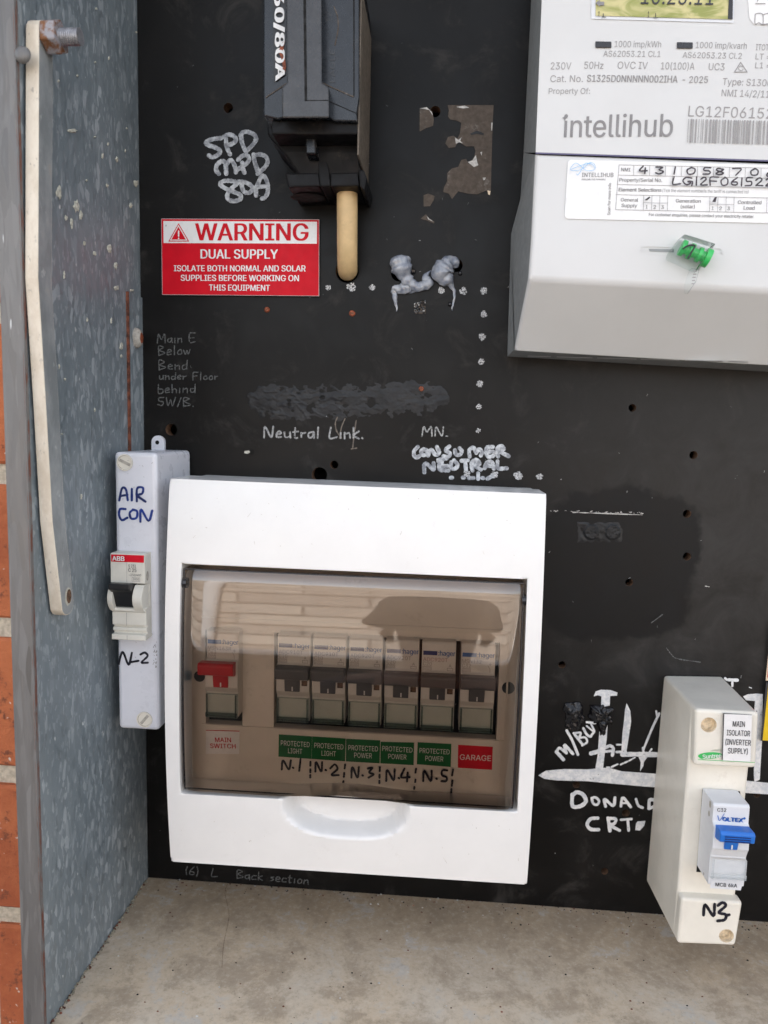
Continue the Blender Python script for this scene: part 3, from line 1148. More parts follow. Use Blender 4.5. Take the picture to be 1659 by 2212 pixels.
# white brush diagram, street name
kW = K(1750, 2150, 400, 1609)
kR = K(2100, 2150, 400, 1609)
k7 = K(1650, 2483, 850)
bw = 'brush_white'
it = [('p', kmap(kW, [(735, 470), (760, 405), (830, 382), (960, 388), (1045, 420), (1040, 460), (950, 465), (945, 590), (890, 600), (830, 635), (835, 470), (790, 455)]), 0, bw),
      ('p', kmap(kW, [(812, 900), (832, 960), (868, 990), (872, 850), (915, 840), (908, 1000), (885, 1180), (870, 1300), (855, 1440), (765, 1450), (757, 1400), (785, 1250), (803, 1000)]), 0, bw),
      ('p', kmap(kW, [(1165, 560), (1215, 660), (1225, 800), (1200, 960), (1165, 1180), (1185, 1240), (1110, 1250), (1095, 1210), (1110, 960), (1130, 800), (1145, 640)]), 0, bw),
      ('p', kmap(kW, [(10, 1505), (60, 1470), (110, 1442), (350, 1420), (650, 1425), (850, 1405), (960, 1410), (1100, 1450), (1520, 1480), (2200, 1520), (3300, 1630), (3300, 1770), (2200, 1700), (1400, 1650), (900, 1605), (650, 1580), (250, 1570), (90, 1550)]), 0, bw),
      ('p', kmap(kW, [(1320, 1262), (1440, 1262), (1390, 1330), (1385, 1380), (1340, 1455), (1350, 1330)]), 0, bw),
      ('p', kmap(k7, [(820, 385), (830, 372), (880, 368), (872, 400), (845, 430), (815, 428)]), 0, bw),
      ('p', kmap(kR, [(1280, 470), (1340, 442), (1460, 432), (1540, 440), (1530, 1040), (1500, 1560), (1430, 1590), (1422, 1500), (1430, 620), (1437, 530), (1320, 520)]), 0, bw)]
S_ = lambda pts, wd_, k=kW: it.append(('s', kmap(k, pts), wd_ * .165, bw))
for pts, wd_ in (([(700, 1215), (790, 1190)], 58), ([(890, 1140), (945, 1115), (990, 1150), (978, 1240)], 42), ([(890, 1190), (980, 1180)], 34), ([(1035, 1100), (1105, 1100)], 24), ([(1030, 1195), (1100, 1195)], 32),
                 ([(1110, 1228), (1330, 1225), (1750, 1235)], 62), ([(1590, 690), (1500, 880), (1380, 1170)], 30), ([(1550, 660), (1562, 725)], 26), ([(1375, 1140), (1385, 1200)], 28), ([(1490, 1155), (1465, 1190)], 24),
                 ([(905, 1395), (940, 1395)], 22), ([(965, 1390), (1045, 1352)], 24), ([(1085, 1357), (1115, 1342)], 24), ([(1138, 1333), (1172, 1317)], 24), ([(1195, 1307), (1228, 1288)], 22), ([(1243, 1278), (1270, 1265)], 20),
                 ([(245, 1190), (335, 1290)], 48), ([(245, 1190), (285, 1140), (375, 1205)], 36), ([(375, 1205), (350, 1100), (460, 1215)], 38), ([(378, 910), (450, 1040), (525, 1225)], 36),
                 ([(470, 945), (580, 1085)], 34), ([(470, 945), (560, 940), (545, 1000), (620, 1000), (645, 1060), (580, 1105)], 28), ([(595, 880), (640, 960), (690, 990), (705, 965), (735, 930)], 32), ([(640, 850), (735, 930)], 24),
                 ([(640, 800), (750, 812)], 30), ([(690, 810), (740, 915)], 26),
                 ([(450, 1745), (455, 1895), (560, 1895), (628, 1830), (590, 1745), (510, 1715), (450, 1755)], 52), ([(705, 1790), (755, 1783), (800, 1830), (770, 1878), (722, 1858), (705, 1795)], 34),
                 ([(885, 1900), (872, 1805), (985, 1890), (1008, 1785)], 38), ([(1085, 1895), (1112, 1785), (1212, 1905)], 38), ([(1095, 1855), (1170, 1855)], 26), ([(1282, 1805), (1312, 1885), (1368, 1915)], 36),
                 ([(1450, 1925), (1462, 1815), (1540, 1825), (1560, 1880), (1450, 1925)], 44)):
    S_(pts, wd_)
S7 = lambda pts, wd_: it.append(('s', kmap(k7, pts), wd_ * .34, bw))
for pts, wd_ in (([(575, 345), (530, 350), (508, 385), (530, 415), (580, 418)], 22), ([(640, 345), (652, 425)], 22), ([(640, 347), (688, 350), (678, 380), (648, 387), (712, 422)], 20), ([(722, 355), (788, 350)], 16), ([(765, 358), (770, 422)], 18)):
    S7(pts, wd_)
for pts, wd_ in (([(1035, 222), (1060, 245)], 30), ([(1085, 243), (1195, 248)], 42), ([(1130, 255), (1130, 325)], 30), ([(1350, 340), (1380, 350)], 12)):
    S_(pts, wd_, kR)
part_strokes('brush_lettering', 'white brush painted diagram with M/BUT and DONALD CRT', it)

# rows of white speckled paint dots
dots = [(709, 621, 5.5), (759, 620, 8.5), (804, 621, 6), (953, 627, 7), (1002, 629, 8), (1045, 628, 7.5), (1045, 679, 6.5), (1042, 728, 7.5), (1040, 781, 6), (1037, 829, 6.5), (1034, 878, 5.5), (1033, 930, 4.5),
        (1119, 1028, 8.5), (1166, 1029, 6.5), (1068, 1025, 7), (1008, 1023, 7), (1067, 981, 5)]
for x, y, r_ in dots:
    g = MB()
    for k in range(46):
        a, rr = rnd.uniform(0, 6.3), r_ * math.sqrt(rnd.random())
        q_ = rnd.uniform(.14, .36) * r_
        g.lift = .00005 + rnd.random() * .0002
        g.q([(x + math.cos(a) * rr + math.cos(b2) * q_ * rnd.uniform(.6, 1.2), y + math.sin(a) * rr + math.sin(b2) * q_ * rnd.uniform(.6, 1.2)) for b2 in (0, 1, 2.1, 3.1, 4.2, 5.3)], ONB, 'speckle')
    g.build('paint_dot', board)

# torn label residue
big = [(1283, 668), (1575, 668), (1570, 760), (1562, 1000), (1558, 1215), (1545, 1240), (1530, 1210), (1470, 1235), (1410, 1230), (1350, 1215), (1330, 1240), (1310, 1265), (1290, 1230), (1255, 1220), (1260, 1190),
       (1280, 1150), (1280, 1100), (1310, 1070), (1350, 1060), (1370, 1015), (1400, 1010), (1415, 1040), (1450, 1000), (1460, 960), (1450, 930), (1400, 930), (1350, 900), (1330, 935), (1290, 940), (1268, 910),
       (1285, 870), (1320, 862), (1345, 880), (1360, 850), (1370, 780), (1340, 765), (1300, 760), (1285, 740), (1290, 700)]
g = MB()
for pts in (big, [(1105, 690), (1150, 680), (1185, 710), (1195, 760), (1190, 800), (1150, 812), (1105, 835)], [(1130, 1240), (1160, 1230), (1200, 1245), (1195, 1270), (1170, 1310), (1130, 1312)],
            [(1110, 1390), (1145, 1360), (1160, 1385), (1200, 1410), (1195, 1420), (1150, 1400)]):
    g.q(kmap(k2, pts), ONB, 'residue')
g.lift = .0002
for pts in ([(1410, 1030), (1440, 1020), (1462, 985), (1470, 1030), (1478, 1050), (1450, 1062)], [(1330, 875), (1350, 890), (1372, 872), (1362, 895), (1380, 912), (1355, 905), (1335, 915)], [(1335, 680), (1390, 672), (1420, 685), (1380, 690)],
            [(1105, 690), (1150, 682), (1182, 712), (1188, 735), (1165, 700), (1130, 692)], [(1150, 1372), (1165, 1390), (1195, 1410), (1160, 1395)], [(1560, 780), (1568, 780), (1565, 830), (1559, 830)], [(1490, 968), (1502, 965), (1498, 990)],
            [(1505, 1130), (1525, 1128), (1520, 1142), (1510, 1146)]):
    g.q(kmap(k2, pts), ONB, 'residue_pale')
g.lift = .00025
g.q(kmap(k2, [(1425, 850), (1470, 830), (1512, 848), (1510, 860), (1470, 852), (1430, 858)]), ONB, 'putty')
g.q(kmap(k2, [(1536, 1210), (1555, 1215), (1550, 1240), (1540, 1235)]), ONB, 'cream_print')
o = g.build('label_residue', board)
# dark torn square
g = MB()
kS = K(1200, 800, 400)
for i in range(11):
    for j in range(12):
        x, y = 615 + i * 14, 735 + j * 15
        if i < 6 and j < 2:
            continue
        g.lift = rnd.uniform(0, .0006)
        g.q(kmap(kS, [(x, y), (x + 15, y + rnd.uniform(-3, 3)), (x + 15, y + 16), (x + rnd.uniform(-3, 3), y + 16)]), ONB, rnd.choice(['void', 'tar', 'void', 'residue']) if rnd.random() < .9 else 'residue_pale')
g.build('torn_tape', board)
# drips under the putty, pale scratch line, odd chips
k6 = K(800, 1200, 750)
kB = K(1650, 1600, 850)
g = MB()
for pts in ([(660, 350), (645, 390), (655, 450), (690, 500)], [(715, 360), (690, 420), (675, 500)], [(795, 375), (780, 480), (770, 575)], [(760, 578), (800, 572)]):
    g.stroke(kmap(k6, pts), 2.6, ONB, 'drip', wobble=.4)
g.stroke(kmap(kB, [(418, 132), (640, 140), (858, 148)]), 1.6, ONB, 'residue_pale', wobble=.7)
for i in range(34):
    t_ = rnd.random()
    x, y = 250 + 610 * t_, 125 + 14 * t_ + rnd.uniform(-8, 3)
    g.stroke(kmap(kB, [(x, y), (x + rnd.uniform(2, 12), y + rnd.uniform(-3, 3))]), rnd.uniform(.6, 1.6), ONB, 'residue_pale', wobble=.5)
g.stroke(kmap(kB, [(1010, 990), (1040, 1030), (1080, 1058), (1225, 1080)]), 1.6, ONB, 'chalk_faint', wobble=.6)
g.stroke(kmap(kB, [(915, 830), (985, 778)]), 2.0, ONB, 'chalk_faint', wobble=.6)
g.stroke(kmap(kB, [(1255, 598), (1280, 602)]), 1.6, ONB, 'residue_pale', wobble=.6)
for i in range(120):
    x, y = rnd.uniform(310, 1650), rnd.uniform(10, 1880)
    a = rnd.uniform(0, 3.14)
    l_ = rnd.uniform(.8, 5)
    g.stroke([(x, y), (x + math.cos(a) * l_, y + math.sin(a) * l_)], rnd.uniform(.6, 1.4), ONB, rnd.choice(['chalk_faint', 'chalk_faint', 'chalk']), wobble=.5)
g.q(kmap(k6, [(8, 592), (40, 588), (48, 600), (30, 612), (5, 606)]), ONB, 'mortar_spot', .0002)
tag(g.build('scratches', board), kind='stuff')


def lumpy(name, x0, x1, y0, y1, hfun, mat, nx=120, ny=36, parent=board, pit=None):
    g_ = MB()
    vs__, fs_, fp = [], [], []
    H = {}
    for j in range(ny + 1):
        for i in range(nx + 1):
            x, y = x0 + (x1 - x0) * i / nx, y0 + (y1 - y0) * j / ny
            h = hfun(x, y)
            H[i, j] = h
            vs__.append(P(x, y, 0) + Vector((0, -h, 0)))
    for j in range(ny):
        for i in range(nx):
            q4 = [j * (nx + 1) + i, j * (nx + 1) + i + 1, (j + 1) * (nx + 1) + i + 1, (j + 1) * (nx + 1) + i]
            if max(H[i, j], H[i + 1, j], H[i, j + 1], H[i + 1, j + 1]) <= 0:
                continue
            x, y = x0 + (x1 - x0) * (i + .5) / nx, y0 + (y1 - y0) * (j + .5) / ny
            (fp if pit and pit(x, y) else fs_).append(q4)
    g_.add(vs__, fs_, mat)
    if fp:
        g_.add(vs__, fp, 'void')  # pit faces coloured black for the shade inside them
    return g_.build(name, parent, smooth=80, weld=1e-7)


pits = [(k6(*p), a, b2) for p, a, b2 in (((310, 230), 17, 10), ((310, 262), 15, 20), ((338, 303), 12, 8), ((455, 285), 20, 24), ((472, 318), 12, 7), ((548, 163), 18, 12), ((552, 208), 18, 17), ((110, 105), 14, 20), ((15, 228), 10, 22),
                                         ((180, 290), 7, 7), ((380, 178), 14, 9), ((1295, 335), 18, 9), ((1290, 285), 12, 26), ((715, 270), 16, 10), ((905, 245), 28, 38))]


def pitf(x, y):
    for (cx, cy), a, b2 in pits[:12]:
        if ((x - cx) / (a * .30)) ** 2 + ((y - cy) / (b2 * .30)) ** 2 < 1:
            return True
    return False


def strip_h(x, y):
    u = (x - 532) / (972 - 532)
    if not 0 <= u <= 1:
        return -.0004
    cy = 864 + 6 * math.sin(u * 5)
    hw = 43 * min(1, (u * 12) ** .5, ((1 - u) * 9) ** .5) + 13 * noise.fractal(Vector((x * .05, (y > cy) * 9.0, 3)), 1, 2, 4)
    e = 1 - abs(y - cy) / max(hw, 1)
    e = max(-.5, min(1, e * 1.4))
    n_ = noise.fractal(Vector((x * .035, y * .06, 1.3)), 1.0, 2.2, 4)
    rd = 1 - abs(noise.fractal(Vector((x * .03 + 9, y * .05, 5)), 1.0, 2.1, 3)) * 2
    h = -.00012 + e * (.00030 + .00035 * n_) + .0007 * max(0, rd - .55) * min(1, e * 2) * (1 if u < .5 else .5)
    for (cx, c2), a, b2 in pits:
        q_ = ((x - cx) / (a * .33)) ** 2 + ((y - c2) / (b2 * .33)) ** 2
        if q_ < 1:
            h -= .0006 * (1 - q_)
    return h if e > 0 else -.0003


lumpy('putty_patch', 528, 976, 815, 912, strip_h, 'putty', 240, 60, pit=pitf)


def patch_h(x, y):
    e = 1 - max(abs(x - 1296) / 52, abs(y - 1150) / 24)
    if e <= 0:
        return -.0003
    h = -.0001 + min(1, e * 4) * (.0003 + .0004 * noise.noise(Vector((x * .08, y * .08, 7))))
    for cx in (1277, 1323):
        q_ = math.hypot(x - cx, y - 1149) / 17
        if q_ < 1:
            h = .0011 + .0002 * noise.noise(Vector((x * .2, y * .2, 1))) - (.0006 if q_ > .86 else 0)
    return h


lumpy('putty_patch', 1240, 1352, 1122, 1178, patch_h, 'putty', 110, 56)


def tar_h(x, y):
    kx, ky = (x - 1750 * .6636) / .165, (y - 2150 * .6636) / .165
    n_ = noise.fractal(Vector((kx * .006, ky * .006, 2)), 1.0, 2.0, 4)
    a = 1 - math.hypot((kx - 480) / 150, (ky - 725) / 175) + .35 * n_
    b2 = 1 - max(abs(kx - 830) / 150, abs(ky - 700 - .2 * (kx - 800)) / 100) + .6 * n_
    c_ = 1 - max(abs(kx - 850) / (40 + .2 * (960 - ky)), abs(ky - 850) / 130) + .3 * n_
    e = max(a, b2, c_)
    if e <= 0:
        return -.0003
    rd = abs(noise.fractal(Vector((kx * .007, ky * .007, 9)), 1.0, 2.0, 3))
    return min(.0035, .0005 + .004 * e) + .0011 * rd


lumpy('tar_lump', 1205, 1335, 1505, 1600, tar_h, 'tar', 130, 90)

# rusty screws flush in the board
for (x, y, r_), lb in (((577, 669, 6), 'brown rusted screw head just below the red warning sign'), ((761, 677, 6.5), 'brown rusted screw head below the end of the tan cable'),
                       ((910, 840, 5.5), 'bright orange rusted screw head by the right end of the putty strip')):
    c0 = P(x, y)
    g = MB()
    s_ = D / F
    g.tube([(c0.x, .002, c0.z), (c0.x, -.0004, c0.z), (c0.x, -.0010, c0.z)], [r_ * s_, r_ * s_, r_ * s_ * .7], 'copper', 16)
    a = rnd.uniform(0, 3)
    dx, dz = math.cos(a) * r_ * s_ * .62, math.sin(a) * r_ * s_ * .62
    nx_, nz_ = -dz * .18, dx * .18
    g.poly([(c0.x + sx * dx + sy * nx_, -.00115, c0.z + sx * dz + sy * nz_) for sx, sy in ((-1, -1), (1, -1), (1, 1), (-1, 1))], 'hole_wall')
    tag(g.build('screw', smooth=40), lb, 'screw', 'rusted screw heads left in the board')

# silicone blobs squeezed over old holes
def chain(g_, pts, kk=kS, lift=.002, flat=.6):
    sc_ = 400 / 1659 * .6636 * D / F
    cc = catmull([Vector((x, y, r_)) for x, y, r_ in pts], 8)
    g_.tube([P(*kk(p.x, p.y)) + Vector((0, -max(.0006, p.z * sc_ * .5), 0)) for p in cc], [max(.00025, p.z * sc_ * 1.3) * (1 + .25 * noise.noise(Vector((p.x * .02, p.y * .02, 4)))) for p in cc], 'silicone', 18, flat)
    for i in range(len(g_.v) - 18 * len(cc), len(g_.v)):
        q_ = g_.v[i]
        g_.v[i] = q_ + Vector((noise.noise(q_ * 420), .5 * noise.noise(q_ * 380 + Vector((5, 0, 0))), noise.noise(q_ * 420 + Vector((0, 9, 0))))) * .0006


g = MB()
chain(g, [(425, 175, 40), (430, 230, 95), (455, 320, 108), (490, 410, 75), (545, 500, 62), (640, 560, 52), (740, 545, 48), (800, 500, 55), (775, 430, 34), (800, 380, 20), (830, 340, 4)])
chain(g, [(560, 560, 50), (480, 580, 50), (410, 595, 42), (345, 575, 36), (325, 560, 14)])
chain(g, [(345, 600, 30), (358, 720, 22), (380, 885, 5)])
chain(g, [(480, 610, 10), (560, 625, 12), (660, 600, 12), (740, 570, 20)])
tag(g.build('silicone_blob', smooth=180), 'milky silicone blob with a long drip trailing left, left one of the pair', 'sealant blob', 'silicone blobs on the board')
g = MB()
chain(g, [(1165, 300, 30), (1150, 240, 60), (1085, 245, 82), (1020, 310, 108), (1000, 390, 112), (1050, 460, 85), (1090, 510, 50), (1135, 580, 22), (1155, 650, 12), (1150, 740, 10), (1120, 875, 5)])
tag(g.build('silicone_blob', smooth=180), 'rounder milky silicone blob with a thin hanging thread, right one of the pair', 'sealant blob', 'silicone blobs on the board')
for (x, y), r_, in ((kS(600, 360), 6), (kS(1235, 380), 4.5), (kS(1100, 800), 4.5)):
    c0 = P(x, y)
    g = MB()
    g.tube([(c0.x, .001, c0.z + .001), (c0.x, -.0008, c0.z), (c0.x, -.0012, c0.z)], [r_ * D / F, r_ * D / F * .9, r_ * D / F * .4], 'tar', 10)
    g.build('tar_spot', board, smooth=60)

# ------------------------------------------------------------------ warning sign
sg = thing('warning_sign', P(520, 640, 0), 'red and white engraved warning sign about dual supply', 'sign')
dS = .0022
pS = plane(dS)
cor = [(348, 472), (690, 474), (689.5, 640), (350, 637)]
g = MB()
g.prism([P(*c_, dS) for c_ in cor], [P(*c_, 0.0002) for c_ in cor], 'sign_edge', mat_a='sign_red')
g.build('plate', sg, bevel=.0003)
g = MB()
g.q([(353, 477.5), (685, 479), (684.5, 526.5), (353.5, 525)], pS, 'sign_white', .0001)
g.build('white_band', sg)
g = MB()
g.T('WARNING', 423, 519.5, 665, 520, 35, pS, 'sign_red', .022, .0002)
tri = kmap(k1, [(1135, 1418), (1203, 1535), (1070, 1535)])
cx_, cy_ = sum(p[0] for p in tri) / 3, sum(p[1] for p in tri) / 3
sh = lambda f_: [(cx_ + (x - cx_) * f_, cy_ + (y - cy_) * f_) for x, y in tri]
g.q(sh(1), pS, 'sign_red', .00018)
g.q(sh(.86), pS, 'sign_white', .00026)
g.q(sh(.70), pS, 'sign_red', .00034)
g.stroke(kmap(k1, [(1135, 1468), (1135, 1500)]), 3.0, plane(dS + .0004), 'sign_white', 0)
g.stroke(kmap(k1, [(1135, 1514), (1135, 1516)]), 3.0, plane(dS + .0004), 'sign_white', 0)
for s_, a, b2, cp, bd in (('DUAL SUPPLY', (434, 558.5), (600, 559), 18.8, .022), ('ISOLATE BOTH NORMAL AND SOLAR', (376, 586), (660, 586.5), 12.2, .02), ('SUPPLIES BEFORE WORKING ON', (391, 606.5), (645.5, 607.5), 12.2, .02), ('THIS EQUIPMENT', (452, 627.5), (583, 628.5), 12.2, .02)):
    g.T(s_, *a, *b2, cp, pS, 'sign_white', bd)
g.build('lettering', sg)

# ------------------------------------------------------------------ service fuse at the top, cable below it
kF = K(800, 0, 450, 1422)
fu = thing('service_fuse', P(690, 403, 0), 'dusty black service fuse holder mounted at the top of the board', 'fuse holder')
dA, dB, dC = .060, .051, .030


def up_(pts, d):
    return [P(*kF(x, y), d) for x, y in pts]


g = MB()     # base against the board
RXF = P(776, 100, .050).x
bs = [P(577, -40, .033), P(776, -40, .033), P(776, 300, .033), P(776, 330, .033), P(770, 386, .030), P(650, 386, .030), P(612, 330, .033), P(577, 290, .033)]
for p in bs[1:5]:
    p.x = RXF - .0004
g.prism(bs, [Vector((p.x, 0, p.z)) for p in bs], 'black_plastic')
g.build('base', fu, bevel=.0012)
g = MB()     # carrier: raised ridge in the middle, sloped shoulders, chamfered foot
top = -160
ridge = [(415, top), (780, top), (785, 850), (855, 895), (858, 1215), (375, 1215), (372, 895), (425, 850)]
g.prism(up_(ridge, dA), up_([(x, y) for x, y in ridge], dB - .002), 'fuse_grey')
carr = g.build('carrier', fu, bevel=.0008)
g = MB()
sl = [(180, top), (1165, top), (1165, 1000), (1140, 1165), (1150, 1250), (910, 1245), (858, 1215), (375, 1215), (330, 1225), (180, 1190)]
g.prism(up_(sl, dB), [Vector((p.x, -.033, p.z)) for p in up_(sl, dB)], 'fuse_blue')
g.build('shoulder', carr, bevel=.001)
g = MB()     # side of the holder: dust and the warm light on it, in the colour
pA, pB_ = P(*kF(1168, top), dB - .001), P(*kF(1195, 1420), dB - .008)
g.box(RXF - .0004, RXF + .0006, -dB + .003, -.002, P(0, 352, .04).z, pA.z, 'fuse_lit_side')
g.build('side_wall', fu, bevel=.0006)
pF = plane(dA)
g = MB()
g.lift = .0001
g.q(kmap(kF, [(590, top), (618, top), (632, 1035), (606, 1038)]), pF, 'void')
g.q(kmap(kF, [(606, 1030), (850, 1028), (850, 1036), (606, 1038)]), pF, 'void')
pFs = plane(dB)
g.q(kmap(kF, [(850, 1036), (1135, 1160), (1135, 1168), (850, 1046)]), pFs, 'void', .0001)
g.q(kmap(kF, [(785, 850), (1112, 992), (1108, 1004), (780, 858)]), pFs, 'residue', .0002)
g.q(kmap(kF, [(425, 850), (205, 1000), (205, 1012), (430, 862)]), pFs, 'residue', .0002)
g.q(kmap(kF, [(1105, top), (1120, top), (1118, 995), (1108, 990)]), pFs, 'void', .0001)
g.stroke(kmap(kF, [(908, 70), (945, 180), (950, 300), (918, 465)]), 2.2, pFs, 'residue', .3)
g.T('EAGLE', *kF(918, 850), *kF(918, 510), 12, pFs, 'fuse_grey', .01)
g.build('mouldings', carr)
g = MB()     # white amp rating on a black strip down the left shoulder
g.lift = .0002
g.q(kmap(kF, [(275, top), (412, top), (420, 770), (290, 850)]), pFs, 'toggle_black')
g.T('60/80A', *kF(298, -60), *kF(310, 825), 22, pFs, 'sign_white', .05, .0004)
g.q(kmap(kF, [(395, 420), (410, 430), (385, 520), (405, 600), (418, 700), (405, 755), (372, 750), (385, 700), (378, 640), (350, 560), (345, 520)]), pFs, 'copper', .0005)
g.build('rating_strip', carr)
g = MB()     # foot: undercut, latch and terminal block
ft = [(265, 1232), (1150, 1232), (1150, 1380), (265, 1380)]
g.prism(up_(ft, dA - .012), [Vector((p.x, -.028, p.z)) for p in up_(ft, dA - .012)], 'black_plastic')
l1 = [(610, 1385), (720, 1385), (725, 1585), (615, 1585)]
g.prism(up_(l1, dC + .012), [Vector((p.x, -.02, p.z)) for p in up_(l1, dC + .012)], 'fuse_blue')
g.build('latch', fu, bevel=.0008)
g = MB()
for q4 in ([(470, 1780), (745, 1775), (765, 1915), (485, 1925)], [(870, 1775), (1150, 1770), (1165, 1910), (870, 1920)], [(735, 1600), (830, 1600), (862, 1780), (868, 1915), (765, 1920), (745, 1780)],
           [(400, 1770), (470, 1780), (485, 1925), (440, 1935)], [(1160, 1740), (1215, 1745), (1245, 1830), (1220, 1960), (1170, 1915)]):
    g.prism(up_(q4, dC + .002), [Vector((p.x, -.001, p.z)) for p in up_(q4, dC + .002)], 'black_plastic')
blk = g.build('terminal_block', fu, bevel=.0008)
g = MB()
bz = min(p.z for p in up_([(485, 1925)], dC + .002)) - .0004
c0 = up_([(630, 1960)], .018)[0]
g.disc((c0.x, -.015, bz), .007, 'void', 20)
vs_ = [Vector((c0.x + math.cos(2 * math.pi * k / 20) * .009, -.016 + math.sin(2 * math.pi * k / 20) * .0075, bz)) for k in range(20)]
g.v, g.f, g.mi = [], [], []
g.add(vs_, [list(range(20))], 'void')
g.build('cable_entry', blk)
# tan cable leaving the fuse and entering the board
g = MB()
rc = 22 * .40 / F
path = catmull([P(750, 380, .020), P(750, 420, .019), P(750, 500, .015), P(750, 548, .0115), P(750.5, 574, .0065), P(751, 584, .000), P(751, 586, -.010)], 8)
g.tube(path, rc, 'cable_tan', 22)
tag(g.build('cable', smooth=60), 'tan sheathed cable running from the fuse holder down into the board', 'cable')

# ------------------------------------------------------------------ large white enclosure
en = thing('switchboard_enclosure', P(760, 1885, 0), 'large white plastic switchboard enclosure with a smoked window cover', 'enclosure')
d0, bul = .055, .008
OUT = [P(367, 1034, d0), P(1180, 1067, d0), P(1138, 1911, d0), P(369, 1861, d0)]
dh = d0 + bul * .8
HOL = [P(390, 1218, dh), P(1140, 1252, dh), P(1118, 1757, dh), P(388, 1717, dh)]
zc_, hz = (OUT[0].z + OUT[2].z) / 2, (OUT[0].z - OUT[2].z) / 2


def bulge(z):
    return bul * max(0, 1 - ((z - zc_) / hz) ** 2)


rec_c = P(745, 1742, dh)
rec_a, rec_b = 148 * (D - dh) / F, 86 * (D - dh) / F


def face_y(p):
    y = -(d0 + bulge(p.z))
    q_ = (abs(p.x - rec_c.x) / rec_a) ** 2.6 + (max(0, rec_c.z - p.z) / rec_b) ** 2.6
    if q_ < 1 and p.z < HOL[3].z + .002:
        s_ = min(1, (1 - q_ ** .5) / .26)
        y += .0125 * s_ * s_ * (3 - 2 * s_)
    return y


def lerp2(q4, u, v_):
    return q4[0].lerp(q4[1], u).lerp(q4[3].lerp(q4[2], u), v_)


cols = [('l', 5), ('m', 84), ('r', 5)]
rows = [('t', 16), ('m', 26), ('b', 34)]


def block(cn, rn):
    O, H = OUT, HOL
    l_t, r_t = Vector((H[0].x, 0, O[0].lerp(O[1], .03).z)), Vector((H[1].x, 0, O[0].lerp(O[1], .95).z))
    l_b, r_b = Vector((H[3].x, 0, O[3].lerp(O[2], .03).z)), Vector((H[2].x, 0, O[3].lerp(O[2], .97).z))
    fl = lambda zz, a, b2: a.lerp(b2, (zz - a.z) / (b2.z - a.z))
    L0, L1 = fl(H[0].z, O[0], O[3]), fl(H[3].z, O[0], O[3])
    R0, R1 = fl(H[1].z, O[1], O[2]), fl(H[2].z, O[1], O[2])
    G = {('t', 0): O[0], ('t', 1): l_t, ('t', 2): r_t, ('t', 3): O[1], ('a', 0): L0, ('a', 1): H[0], ('a', 2): H[1], ('a', 3): R0,
         ('c', 0): L1, ('c', 1): H[3], ('c', 2): H[2], ('c', 3): R1, ('b', 0): O[3], ('b', 1): l_b, ('b', 2): r_b, ('b', 3): O[2]}
    i = 'lmr'.index(cn)
    r0, r1 = {'t': ('t', 'a'), 'm': ('a', 'c'), 'b': ('c', 'b')}[rn]
    return [G[r0, i], G[r0, i + 1], G[r1, i + 1], G[r1, i]]


bm = bmesh.new()
for rn, nr in rows:
    for cn, nc in cols:
        if rn == 'm' and cn == 'm':
            continue
        q4 = block(cn, rn)
        grid = [[None] * (nc + 1) for _ in range(nr + 1)]
        for j in range(nr + 1):
            for i in range(nc + 1):
                p = lerp2(q4, i / nc, j / nr)
                p = Vector((p.x, 0, p.z))
                p.y = face_y(p)
                grid[j][i] = bm.verts.new(p)
        for j in range(nr):
            for i in range(nc):
                bm.faces.new((grid[j][i], grid[j][i + 1], grid[j + 1][i + 1], grid[j + 1][i]))
bmesh.ops.remove_doubles(bm, verts=bm.verts, dist=2e-6)
be = [e for e in bm.edges if e.is_boundary]
ex = bmesh.ops.extrude_edge_only(bm, edges=be)
for v_ in [x for x in ex['geom'] if isinstance(x, bmesh.types.BMVert)]:
    inside = HOL[0].x - .002 < v_.co.x < HOL[1].x + .002 and HOL[2].z - .004 < v_.co.z < HOL[0].z + .002
    v_.co.y = -.0435 if inside else -.026
rim = [e for e in bm.edges if len(e.link_faces) == 2 and e.calc_face_angle(0) > R(55)]
bmesh.ops.bevel(bm, geom=rim, offset=.0011, segments=3, profile=.5, affect='EDGES', clamp_overlap=True)
bmesh.ops.recalc_face_normals(bm, faces=bm.faces)
me = bpy.data.meshes.new('front_frame')
for v_ in bm.verts:
    v_.co -= en.location
bm.to_mesh(me)
bm.free()
me.materials.append(MATS['white_plastic'])
me.polygons.foreach_set('use_smooth', [True] * len(me.polygons))
me.set_sharp_from_angle(angle=R(40))
fo = bpy.data.objects.new('front_frame', me)
C.objects.link(fo)
fo.parent = en
g = MB()
for i in range(70):
    x, y = rnd.uniform(385, 1130), rnd.choice([rnd.uniform(1050, 1205), rnd.uniform(1770, 1870)])
    pz = P(x, y, d0 + bul * .4)
    if abs(x - 745) < 160 and y > 1700:
        continue
    plf = plane(d0 + bulge(pz.z) + .0003)
    l_ = rnd.uniform(.3, 2.2) if i % 7 else rnd.uniform(4, 14)
    a_ = rnd.uniform(0, 3.1)
    g.lift = 0
    g.stroke([(x, y), (x + math.cos(a_) * l_, y + math.sin(a_) * l_)], rnd.uniform(.5, 1.1) if i % 7 else .5, plf, 'scuff', .5)
tag(g.build('scuffs', fo), kind='stuff')
g = MB()
ins = .0012
bx = [OUT[0] + Vector((ins, 0, -ins)), OUT[1] + Vector((-ins, 0, -ins)), OUT[2] + Vector((-ins, 0, ins)), OUT[3] + Vector((ins, 0, ins))]
g.prism([Vector((p.x, -.0275, p.z)) for p in bx], [Vector((p.x, -.0002, p.z)) for p in bx], 'white_plastic', caps=(0, 1))
